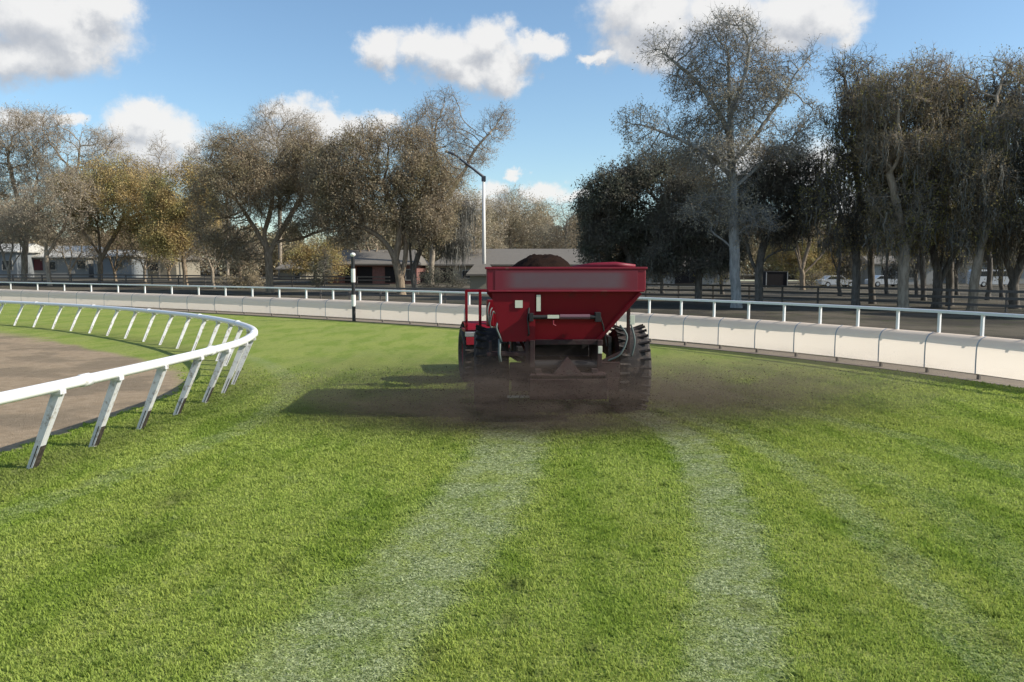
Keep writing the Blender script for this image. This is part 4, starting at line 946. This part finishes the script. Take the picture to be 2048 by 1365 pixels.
# undergrowth
for (px_, Z_, bl_, sd_, lb_) in [
    (1680, 66, [(1680, 470, 40, 40), (1700, 520, 25, 30)], 81, 'low mossy tree behind the paired trunks of the grove'),
    (1775, 70, [(1775, 480, 40, 40), (1790, 530, 22, 28)], 82, 'low mossy tree behind the second trunk of the grove'),
    (1835, 64, [(1835, 490, 35, 40)], 83, 'low mossy tree just behind the forked grey trunk'),
    (1915, 68, [(1915, 490, 40, 45), (1900, 540, 20, 22)], 84, 'low mossy tree behind the V shaped black stems'),
    (2005, 62, [(2005, 490, 45, 45)], 85, 'low mossy tree behind the pale leaning trunk'),
    (1325, 72, [(1325, 510, 45, 30), (1300, 540, 25, 18)], 86, 'low dark tree in front of the white house under the oak'),
    (1445, 70, [(1440, 510, 40, 40), (1420, 545, 22, 16)], 87, 'low dark tree just behind the tallest pale trunk')]:
    tree('small_tree', lb_, Z_, (px_, 584), [[(px_, 590), (px_ - 3, 550), (px_ + 2, 505)], [(px_ - 2, 560), (px_ - 14, 515)]], bl_, BD, LM if sd_ % 2 else LD, .20, 900, 3.5, .11, .3, group=GR, seed=sd_, branchlets=2, hang=.4, moss=MD, mossn=500, mosslen=2.4)
for (px_, Z_, bl_, lf_, sd_, lb_) in [
    (142, 96, [(140, 480, 35, 30), (165, 500, 30, 25), (115, 500, 30, 20)], LT, 71, 'thin grey tree with low crown just right of the maroon door'),
    (232, 94, [(232, 470, 45, 35), (205, 500, 30, 22), (262, 495, 30, 25)], LB, 72, 'low brown tree in front of the pale blue house'),
    (292, 90, [(290, 470, 45, 40), (270, 510, 35, 20), (320, 505, 30, 22)], LB, 73, 'low brown tree between the two golden trees'),
    (340, 98, [(335, 500, 40, 30), (355, 480, 30, 30)], LT, 74, 'dim tan tree in front of the hidden beige house'),
    (428, 78, [(430, 490, 40, 38), (405, 520, 30, 18), (455, 510, 30, 24)], LB, 75, 'crooked brown tree just left of the curling oak'),
    (482, 86, [(485, 510, 40, 26), (470, 480, 40, 30)], LT, 76, 'tan tree tucked behind the trunk of the curling oak'),
    (20, 88, [(15, 440, 55, 40), (-20, 480, 45, 30), (40, 480, 30, 22)], LT, 77, 'tan tree with low crown at the far left edge'),
    (735, 92, [(735, 480, 40, 28), (765, 500, 25, 20)], LT, 78, 'dim tan tree behind the striped pole and brick house'),
    (915, 96, [(915, 490, 35, 30), (940, 500, 30, 22)], LB, 79, 'brown tree overhanging the beige house roof')]:
    tree('small_tree', lb_, Z_, (px_, 568), [[(px_, 568), (px_ - 3, 540), (px_ + 2, 512)], [(px_ - 2, 545), (px_ - 14, 515)], [(px_ - 2, 545), (px_ + 16, 512)]], bl_, BG if sd_ % 2 else BO, lf_, .20, 900, 4, .11, .3, group=GL, seed=sd_, branchlets=2, hang=.25)
def bush(label, Z, base, blobs, leaf, seed, n=900, lv=12, group=None):
    tree('bush', label, Z, base, [[base, (base[0], base[1] - 6)]], blobs, BD, leaf, .06, n, lv, .10, .2, group=group, seed=seed, cat='bush', twigs=1)
bush('brown hedge bush beside the dark shed on the right', 88, (1625, 578), [(1625, 560, 25, 18), (1640, 558, 18, 20)], LM, 61)
bush('dark rounded shrub against the grey roofed house', 82, (868, 582), [(868, 560, 16, 22), (850, 568, 14, 12)], LD, 62, 700)
bush('low dark shrub left of the beige house', 82, (905, 584), [(905, 562, 12, 20), (918, 570, 12, 12)], LD, 63, 600)
bush('brown shrub at the foot of the left oak', 78, (500, 575), [(500, 565, 26, 14), (465, 570, 20, 10)], LB, 64, 600)

# far wood
def wood():
    n = 420000; a = rng.uniform(-1.45, 1.45, n)
    D = 160 + 60 * rng.random(n); X = D * np.sin(a) ; Y = D * np.cos(a)
    hh = 10 + 3.0 * np.sin(a * 31) + 2.2 * np.sin(a * 67 + 1) + 1.3 * np.sin(a * 143 + 2)
    px = X / Y * F + 1024
    Zz = .9 + hh * rng.random(n) ** .8
    s = .25 + .3 * rng.random(n)
    v = rng.normal(0, 1, (n, 3)); v /= np.linalg.norm(v, axis=1)[:, None]; w = np.cross(v, np.array([.3, .2, .9])); w /= np.linalg.norm(w, axis=1)[:, None]
    c = np.stack([X, Y, Zz], -1); s = s[:, None]
    V_ = np.stack([c - v * s, c + w * s * .6, c + v * s, c - w * s * .6], 1).reshape(-1, 3)
    o = raw_mesh('distant_wood', V_, np.arange(n * 4).reshape(-1, 4), M['leaf_wood'], None, False, None, dict(tone=np.repeat(rng.random(n), 4)))
    tag(o, 'hazy mass of tan winter trees on the horizon', 'wood', kind='stuff')
wood()

# ------------------------------------------------------------------ houses
M['w_beige'] = simple('beige_siding', (.27, .24, .18), .8, var=.1, scale=1)
M['w_white'] = simple('white_siding', (.30, .29, .26), .7, var=.08, scale=1)
M['w_blue'] = simple('pale_blue_siding', (.21, .225, .23), .7, var=.08, scale=1)
M['r_grey'] = simple('grey_shingle', (.15, .135, .115), .9, var=.2, scale=2, bump=.4)
M['r_pale'] = simple('pale_metal_roof', (.46, .44, .39), .5, var=.08, scale=1)
M['glass'] = simple('dark_window', (.02, .022, .026), .15, var=.1)
M['dark'] = simple('dark_opening', (.015, .012, .012), .9)
M['redwall'] = simple('maroon_door', (.10, .025, .03), .7)
def brick():
    m, nt, out = newmat('red_brick'); tc = N(nt, 'ShaderNodeTexCoord').outputs['Object']
    mp = N(nt, 'ShaderNodeMapping'); mp.inputs['Rotation'].default_value = (PI / 2, 0, 0); nt.links.new(tc, mp.inputs[0])
    b = N(nt, 'ShaderNodeTexBrick', i_Scale=3.5); b.inputs['Color1'].default_value = (.24, .09, .07, 1); b.inputs['Color2'].default_value = (.17, .065, .055, 1); b.inputs['Mortar'].default_value = (.25, .2, .17, 1)
    nt.links.new(mp.outputs[0], b.inputs[0]); p = N(nt, 'ShaderNodeBsdfPrincipled', i_Roughness=.9); nt.links.new(b.outputs[0], p.inputs[0]); nt.links.new(p.outputs[0], out.inputs[0]); return m
M['brick'] = brick()
def house(label, Z, pxl, pxr, py_eave, py_ridge, wallm, roofm, wins=(), depth=9, hip=.12, name='house', extra=None, overhang=.5):
    A = at(pxl, py_eave, Z); B = at(pxr, py_eave, Z); cx_ = (A.x + B.x) / 2; gz = float(H(cx_, Z)); w = (B.x - A.x); eh = A.z - gz; rh = at(pxl, py_ridge, Z + depth / 2).z - gz
    r = thing(name, label, 'house', (cx_, Z, gz))
    m = MB(); m.box((0, depth / 2, eh / 2 - .2), (w, depth, eh + .4)); m.build('wall', wallm, r)
    hw = w / 2 + overhang; y0, y1 = -overhang, depth + overhang; hp = hip * w
    m = MB(); zt_ = eh
    V_ = [(-hw, y0, zt_), (hw, y0, zt_), (hw, y1, zt_), (-hw, y1, zt_), (-hw + hp, depth / 2, rh), (hw - hp, depth / 2, rh), (-hw, y0, zt_ + .16), (hw, y0, zt_ + .16), (hw, y1, zt_ + .16), (-hw, y1, zt_ + .16)]
    m.add(V_, [(3, 2, 1, 0), (0, 1, 7, 6), (1, 2, 8, 7), (2, 3, 9, 8), (3, 0, 6, 9), (6, 7, 5, 4), (8, 9, 4, 5), (7, 8, 5), (9, 6, 4)]); m.build('roof', roofm, r)
    for (a, b, t_, bt, kind) in wins:
        p = at(a, t_, Z); q_ = at(b, bt, Z); x0 = p.x - cx_; x1 = q_.x - cx_; z1 = p.z - gz; z0 = max(.05, q_.z - gz)
        m = MB(); nm_ = {'w': 'window', 'd': 'door', 'g': 'garage_opening', 'r': 'door', 's': 'garage_door'}[kind]
        m.box(((x0 + x1) / 2, -.02, (z0 + z1) / 2), (x1 - x0, .10, z1 - z0)); m.build(nm_, {'w': M['glass'], 'd': M['w_white'], 'g': M['dark'], 'r': M['redwall'], 's': M['w_white']}[kind], r)
        if kind == 'w':
            m = MB(); fw = .09
            for c, s_ in ((((x0 + x1) / 2, -.05, z1 + fw / 2), (x1 - x0 + 2 * fw, .12, fw)), (((x0 + x1) / 2, -.05, z0 - fw / 2), (x1 - x0 + 2 * fw, .14, fw)), ((x0 - fw / 2, -.05, (z0 + z1) / 2), (fw, .12, z1 - z0)), ((x1 + fw / 2, -.05, (z0 + z1) / 2), (fw, .12, z1 - z0))): m.box(c, s_)
            m.build('window_frame', M['w_white'], r)
    return r
house('low house with sloping pale roof at the far left edge', 112, -80, 32, 505, 488, M['w_blue'], M['r_pale'], [(5, 25, 522, 540, 'w')], hip=.05)
house('pale roofed house with maroon door behind the golden trees', 116, 52, 176, 516, 492, M['w_white'], M['r_pale'], [(62, 86, 519, 541, 'r'), (100, 112, 524, 540, 'w'), (140, 150, 530, 548, 'd'), (155, 172, 522, 538, 'w')], hip=.1)
house('pale blue house with white doors right of the maroon door house', 113, 186, 262, 514, 500, M['w_blue'], M['r_pale'], [(192, 206, 518, 545, 'd'), (232, 246, 522, 534, 'w')], hip=.2)
house('small beige house almost hidden behind the left oaks', 118, 290, 352, 520, 505, M['w_beige'], M['r_grey'], [(300, 318, 528, 542, 'w')])
house('dim beige house seen under the left oak branches', 104, 560, 612, 540, 520, M['w_beige'], M['r_grey'], [(590, 600, 545, 560, 'w')])
house('red brick house with grey roof and dark carport behind the striped pole', 88, 655, 832, 531, 500, M['brick'], M['r_grey'], [(690, 704, 537, 566, 'g'), (714, 745, 534, 568, 'g'), (770, 800, 534, 566, 'g'), (812, 828, 540, 560, 'w')], hip=.12, depth=10)
house('long beige house with grey shingle roof behind the lamp pole', 92, 870, 1215, 532, 498, M['w_beige'], M['r_grey'], [(880, 905, 537, 566, 'g'), (925, 940, 542, 556, 'w'), (1010, 1030, 542, 556, 'w'), (1120, 1140, 540, 560, 'w')], hip=.14, depth=12)
house('small beige shed with grey hipped roof left of the red hopper', 74, 940, 985, 552, 528, M['w_beige'], M['r_grey'], [], hip=.35, depth=4, name='shed', overhang=.35)
house('white house glimpsed under the dark live oak on the right', 100, 1296, 1462, 536, 512, M['w_white'], M['r_grey'], [(1305, 1322, 546, 566, 'w'), (1350, 1400, 542, 568, 'g'), (1445, 1456, 546, 560, 'w')], hip=.12)
house('pale house with white roof far behind the right hand trunks', 112, 1745, 1875, 530, 512, M['w_white'], M['r_grey'], [(1765, 1780, 540, 556, 'w'), (1815, 1835, 540, 556, 'w')], hip=.1)
house('grey roofed house far behind the right edge of the grove', 118, 1935, 2120, 528, 508, M['w_white'], M['r_grey'], [(1960, 1975, 538, 552, 'w'), (2020, 2040, 538, 552, 'w')], hip=.1)
# dark container shed on the right
g = at(1553, 577, 90); t = thing('container', 'dark open fronted container left of the vase shaped tree', 'container', (g.x, 90, 0))
m = MB(); w_ = 42 / F * 90; m.box((0, 1.0, .95), (w_, 2.0, 1.7)); m.build('body', M['dark'], t, bevel=.04)
m = MB(); m.box((0, 1.0, 1.85), (w_ + .1, 2.1, .09)); m.build('lid', M['black'], t, bevel=.02)
m = MB()
for s_ in (-1, 1): m.box((s_ * w_ / 2, -.03, .95), (.08, .08, 1.7))
m.build('corner_post', M['steel'], t)

# parked vehicles
M['car_white'] = simple('white_car_paint', (.55, .55, .54), .25, var=.03, coat=.4)
M['car_silver'] = simple('silver_car_paint', (.50, .51, .53), .28, var=.03, coat=.4)
def car(label, px, py, Z, L, Hh, paint, name='parked_car', cat='car', tall=False, grp='vehicles parked behind the right hand grove'):
    p = at(px, py, Z); r = thing(name, label, cat, (p.x, Z, float(H(p.x, Z))), 0, grp); w = 1.85; b0 = .28
    k = Hh
    if tall: pr = [(-L / 2, b0), (L / 2, b0), (L / 2, k * .50), (L * .40, k * .56), (L * .28, k * .97), (-L * .46, k), (-L / 2, k * .9)]
    else: pr = [(-L / 2, b0), (L / 2, b0), (L / 2, k * .50), (L * .46, k * .58), (L * .22, k * .66), (L * .08, k * .98), (-L * .24, k), (-L * .40, k * .68), (-L / 2, k * .64)]
    m = MB(); n_ = len(pr); V_ = [(x_, -w / 2, z_) for x_, z_ in pr] + [(x_, w / 2, z_) for x_, z_ in pr]
    m.add(V_, [tuple(range(n_)), tuple(range(2 * n_ - 1, n_ - 1, -1))] + [(i, n_ + i, n_ + (i + 1) % n_, (i + 1) % n_) for i in range(n_)]); m.build('body', paint, r, bevel=.06)
    m = MB()
    if tall: m.hexa([(-L * .42, -w / 2 - .012, k * .62), (L * .34, -w / 2 - .012, k * .62), (L * .34, -w / 2, k * .62), (-L * .42, -w / 2, k * .62)], [(-L * .42, -w / 2 - .012, k * .9), (L * .26, -w / 2 - .012, k * .9), (L * .26, -w / 2, k * .9), (-L * .42, -w / 2, k * .9)])
    else: m.hexa([(-L * .34, -w / 2 - .012, k * .70), (L * .17, -w / 2 - .012, k * .70), (L * .17, -w / 2, k * .70), (-L * .34, -w / 2, k * .70)], [(-L * .23, -w / 2 - .012, k * .94), (L * .07, -w / 2 - .012, k * .94), (L * .07, -w / 2, k * .94), (-L * .23, -w / 2, k * .94)])
    m.build('side_window', M['glass'], r)
    for xx in (-L * .31, L * .32):
        m = MB(); m.lathe([(-.11, .001), (-.11, .20), (-.10, .33), (.10, .33), (.11, .20), (.11, .001)], (0, 0, 0), 'z', 20)
        o = m.build('wheel', M['rubber'], r); o.rotation_euler = (PI / 2, 0, 0); o.location = (xx, -w / 2 + .1, .33)
        m = MB(); m.lathe([(.112, .001), (.118, .17), (.112, .19)], (0, 0, 0), 'z', 16); c_ = m.build('hubcap', M['steel'], o)
        o2 = o.copy(); C.objects.link(o2); o2.parent = r; o2.location = (xx, w / 2 - .1, .33)
    return r
car('low white car parked between the hedge bush and the grove', 1672, 572, 96, 4.3, 1.4, M['car_white'])
car('tall white van parked behind the trunks near the right edge', 1985, 570, 98, 5.2, 2.1, M['car_white'], 'parked_van', 'van', True)
car('white car parked behind the left trunks of the grove', 1770, 572, 99, 4.3, 1.4, M['car_white'])

# wooden paddock fences
def rail_fence(label, P, hgt, rails, sp=2.4, mat=None, wd=.10):
    P = [Vector(p) for p in P]; r = thing('rail_fence', label, 'fence', P[0]); o = P[0].copy(); mat = mat or M['wood']
    for zz in rails:
        m = MB()
        for a, b in zip(P[:-1], P[1:]): m.bar(tuple(a - o + Vector((0, 0, zz))), tuple(b - o + Vector((0, 0, zz))), .05, .13)
        m.build('rail', mat, r)
    for a, b in zip(P[:-1], P[1:]):
        L = (b - a).length; n_ = max(1, int(L / sp))
        for k in range(n_):
            q_ = a.lerp(b, k / n_) - o; m = MB(); m.box((q_.x, q_.y + .08, q_.z + hgt / 2), (wd, .10, hgt)); m.build('post', mat, r)
def gp(px, Z): p = at(px, 560, Z); return (p.x, Z, float(H(p.x, Z)))
rail_fence('dark wooden rail fence running under the trees on the right', [gp(1230, 60), gp(1500, 54), gp(1800, 46), gp(2150, 38)], 1.15, (.35, .72, 1.08))
rail_fence('dark wooden rail fence below the houses on the left', [gp(-150, 84), gp(200, 84), gp(520, 80), gp(780, 78)], 1.2, (.4, .8, 1.12), 3.0)
rail_fence('weathered paddock fence behind the striped pole', [gp(640, 58), gp(760, 54), gp(960, 50), gp(1250, 44)], 1.0, (.45, .92), 2.6)

# ------------------------------------------------------------------ world, sun
EL = 34.5; SR = 99.0   # sun elevation and compass rotation (clockwise from +Y)
w = bpy.data.worlds.new('World'); S.world = w; w.use_nodes = True; nt = w.node_tree; nt.nodes.clear()
out = nt.nodes.new('ShaderNodeOutputWorld'); bg = nt.nodes.new('ShaderNodeBackground'); nt.links.new(bg.outputs[0], out.inputs[0]); bg.inputs[1].default_value = .104
sky = N(nt, 'ShaderNodeTexSky', sky_type='NISHITA', sun_disc=False); sky.sun_elevation = math.radians(EL); sky.sun_rotation = math.radians(SR)
sky.air_density = 1.0; sky.dust_density = .6; sky.ozone_density = 1.6
geo = N(nt, 'ShaderNodeTexCoord').outputs['Generated']
def cloud_group():
    g = bpy.data.node_groups.new('cloud_field', 'ShaderNodeTree')
    g.interface.new_socket('Vec', in_out='INPUT', socket_type='NodeSocketVector'); g.interface.new_socket('D', in_out='OUTPUT', socket_type='NodeSocketFloat')
    gi = g.nodes.new('NodeGroupInput'); go = g.nodes.new('NodeGroupOutput')
    n0 = N(g, 'ShaderNodeTexNoise', i_Scale=14, i_Detail=7, i_Roughness=.62); g.links.new(gi.outputs[0], n0.inputs['Vector'])
    v1 = N(g, 'ShaderNodeVectorMath', operation='SUBTRACT'); g.links.new(n0.outputs['Color'], v1.inputs[0]); v1.inputs[1].default_value = (.5, .5, .5)
    v2 = N(g, 'ShaderNodeVectorMath', operation='MULTIPLY'); g.links.new(v1.outputs[0], v2.inputs[0]); v2.inputs[1].default_value = (.11, .075, 0)
    v3 = N(g, 'ShaderNodeVectorMath', operation='ADD'); g.links.new(gi.outputs[0], v3.inputs[0]); g.links.new(v2.outputs[0], v3.inputs[1])
    cur = None
    B = [(60, 20, 150, 60), (130, 50, 110, 55), (40, 110, 120, 45), (150, 100, 70, 40), (215, 10, 55, 30),
         (765, 98, 58, 32), (850, 82, 60, 36), (905, 95, 80, 40), (985, 88, 60, 38), (1005, 140, 60, 42), (1078, 104, 46, 24), (930, 130, 80, 32),
         (290, 232, 48, 36), (260, 262, 60, 42), (335, 262, 58, 42), (385, 285, 36, 22), (300, 310, 110, 40),
         (580, 225, 52, 28), (650, 238, 62, 30), (705, 245, 42, 26), (765, 238, 36, 24), (640, 285, 150, 35),
         (1300, 20, 110, 70), (1290, 95, 75, 45), (1450, 30, 90, 50), (1600, 25, 105, 52), (1650, 60, 55, 42), (1560, 75, 70, 32), (1200, 110, 40, 12),
         (30, 238, 50, 18), (125, 242, 22, 14), (1030, 346, 22, 10), (1082, 388, 42, 26), (1140, 398, 36, 16), (990, 382, 34, 22), 
         (1560, 330, 160, 55), (1780, 400, 150, 40), (900, 430, 160, 40), (2150, 90, 70, 30)]
    for (px, py, rx, ry) in B:
        d = ray(px, py).normalized(); a = math.atan2(d.x, d.y); e = math.asin(d.z)
        ra, re = rx / F, ry / F
        m1 = N(g, 'ShaderNodeVectorMath', operation='MULTIPLY_ADD'); g.links.new(v3.outputs[0], m1.inputs[0]); m1.inputs[1].default_value = (1 / ra, 1 / re, 0); m1.inputs[2].default_value = (-a / ra, -e / re, 0)
        l = N(g, 'ShaderNodeVectorMath', operation='LENGTH'); g.links.new(m1.outputs[0], l.inputs[0]); o = l.outputs['Value']
        cur = o if cur is None else math_(g, 'SMOOTH_MIN', cur, o, .35)
    d = math_(g, 'SUBTRACT', 1.12, cur); n2 = N(g, 'ShaderNodeTexNoise', i_Scale=30, i_Detail=6, i_Roughness=.6); g.links.new(gi.outputs[0], n2.inputs['Vector'])
    # ordinary broken cloud in the rest of the sky
    n3 = N(g, 'ShaderNodeTexNoise', i_Scale=2.6, i_Detail=6, i_Roughness=.6); g.links.new(gi.outputs[0], n3.inputs['Vector'])
    sx = N(g, 'ShaderNodeSeparateXYZ'); g.links.new(gi.outputs[0], sx.inputs[0])
    away = math_(g, 'MAXIMUM', rampf(g, math_(g, 'ABSOLUTE', sx.outputs[0]), .75, 1.1), rampf(g, sx.outputs[1], .5, .8))
    o3 = math_(g, 'SUBTRACT', math_(g, 'MULTIPLY', math_(g, 'SUBTRACT', n3.outputs['Fac'], .54), 7.0), math_(g, 'MULTIPLY', math_(g, 'SUBTRACT', 1.0, away), 4.0))
    dd_ = math_(g, 'ADD', math_(g, 'MAXIMUM', d, o3), math_(g, 'MULTIPLY', math_(g, 'SUBTRACT', n2.outputs['Fac'], .5), .7)); g.links.new(dd_, go.inputs[0]); return g
CG = cloud_group()
sx = N(nt, 'ShaderNodeSeparateXYZ'); nt.links.new(geo, sx.inputs[0])
az = math_(nt, 'ARCTAN2', sx.outputs[0], sx.outputs[1]); el = math_(nt, 'ARCSINE', sx.outputs[2])
cv = N(nt, 'ShaderNodeCombineXYZ'); nt.links.new(az, cv.inputs[0]); nt.links.new(el, cv.inputs[1])
cg = nt.nodes.new('ShaderNodeGroup'); cg.node_tree = CG; nt.links.new(cv.outputs[0], cg.inputs[0])
of = N(nt, 'ShaderNodeVectorMath', operation='ADD'); nt.links.new(cv.outputs[0], of.inputs[0]); of.inputs[1].default_value = (.012, .026, 0)
cg2 = nt.nodes.new('ShaderNodeGroup'); cg2.node_tree = CG; nt.links.new(of.outputs[0], cg2.inputs[0])
mask = rampf(nt, cg.outputs[0], -.14, .58)
lit = math_(nt, 'SUBTRACT', cg.outputs[0], cg2.outputs[0])
lit = rampf(nt, lit, -.75, .55)
thick = rampf(nt, cg.outputs[0], .1, .9)
ccol = mix(nt, lit, (3.3, 3.45, 3.75), (6.3, 6.2, 6.05))
ccol = mix(nt, math_(nt, 'MULTIPLY', math_(nt, 'MULTIPLY', thick, math_(nt, 'SUBTRACT', 1.0, lit)), .5), ccol, (3.3, 3.4, 3.65))
tint = N(nt, 'ShaderNodeVectorMath', operation='MULTIPLY'); nt.links.new(sky.outputs[0], tint.inputs[0]); tint.inputs[1].default_value = (1.0, 1.12, 1.16)
final = mix(nt, math_(nt, 'MULTIPLY', mask, .93), tint.outputs[0], ccol)
nt.links.new(final, bg.inputs[0])

sun = bpy.data.lights.new('sun', 'SUN'); so2 = bpy.data.objects.new('sun', sun); C.objects.link(so2)
sv = Vector((math.sin(math.radians(SR)) * math.cos(math.radians(EL)), math.cos(math.radians(SR)) * math.cos(math.radians(EL)), math.sin(math.radians(EL))))
so2.rotation_euler = sv.to_track_quat('Z', 'Y').to_euler(); so2.location = (30, 0, 40)
sun.energy = 4.2; sun.angle = math.radians(.6); sun.color = (1, .93, .82)
vs = S.view_settings; vs.view_transform = 'Standard'; vs.look = 'None'; vs.gamma = 1; vs.exposure = 0.50; vs.use_curve_mapping = False
S.cycles.volume_step_rate = 1.0; S.cycles.max_bounces = 8; S.cycles.volume_bounces = 1
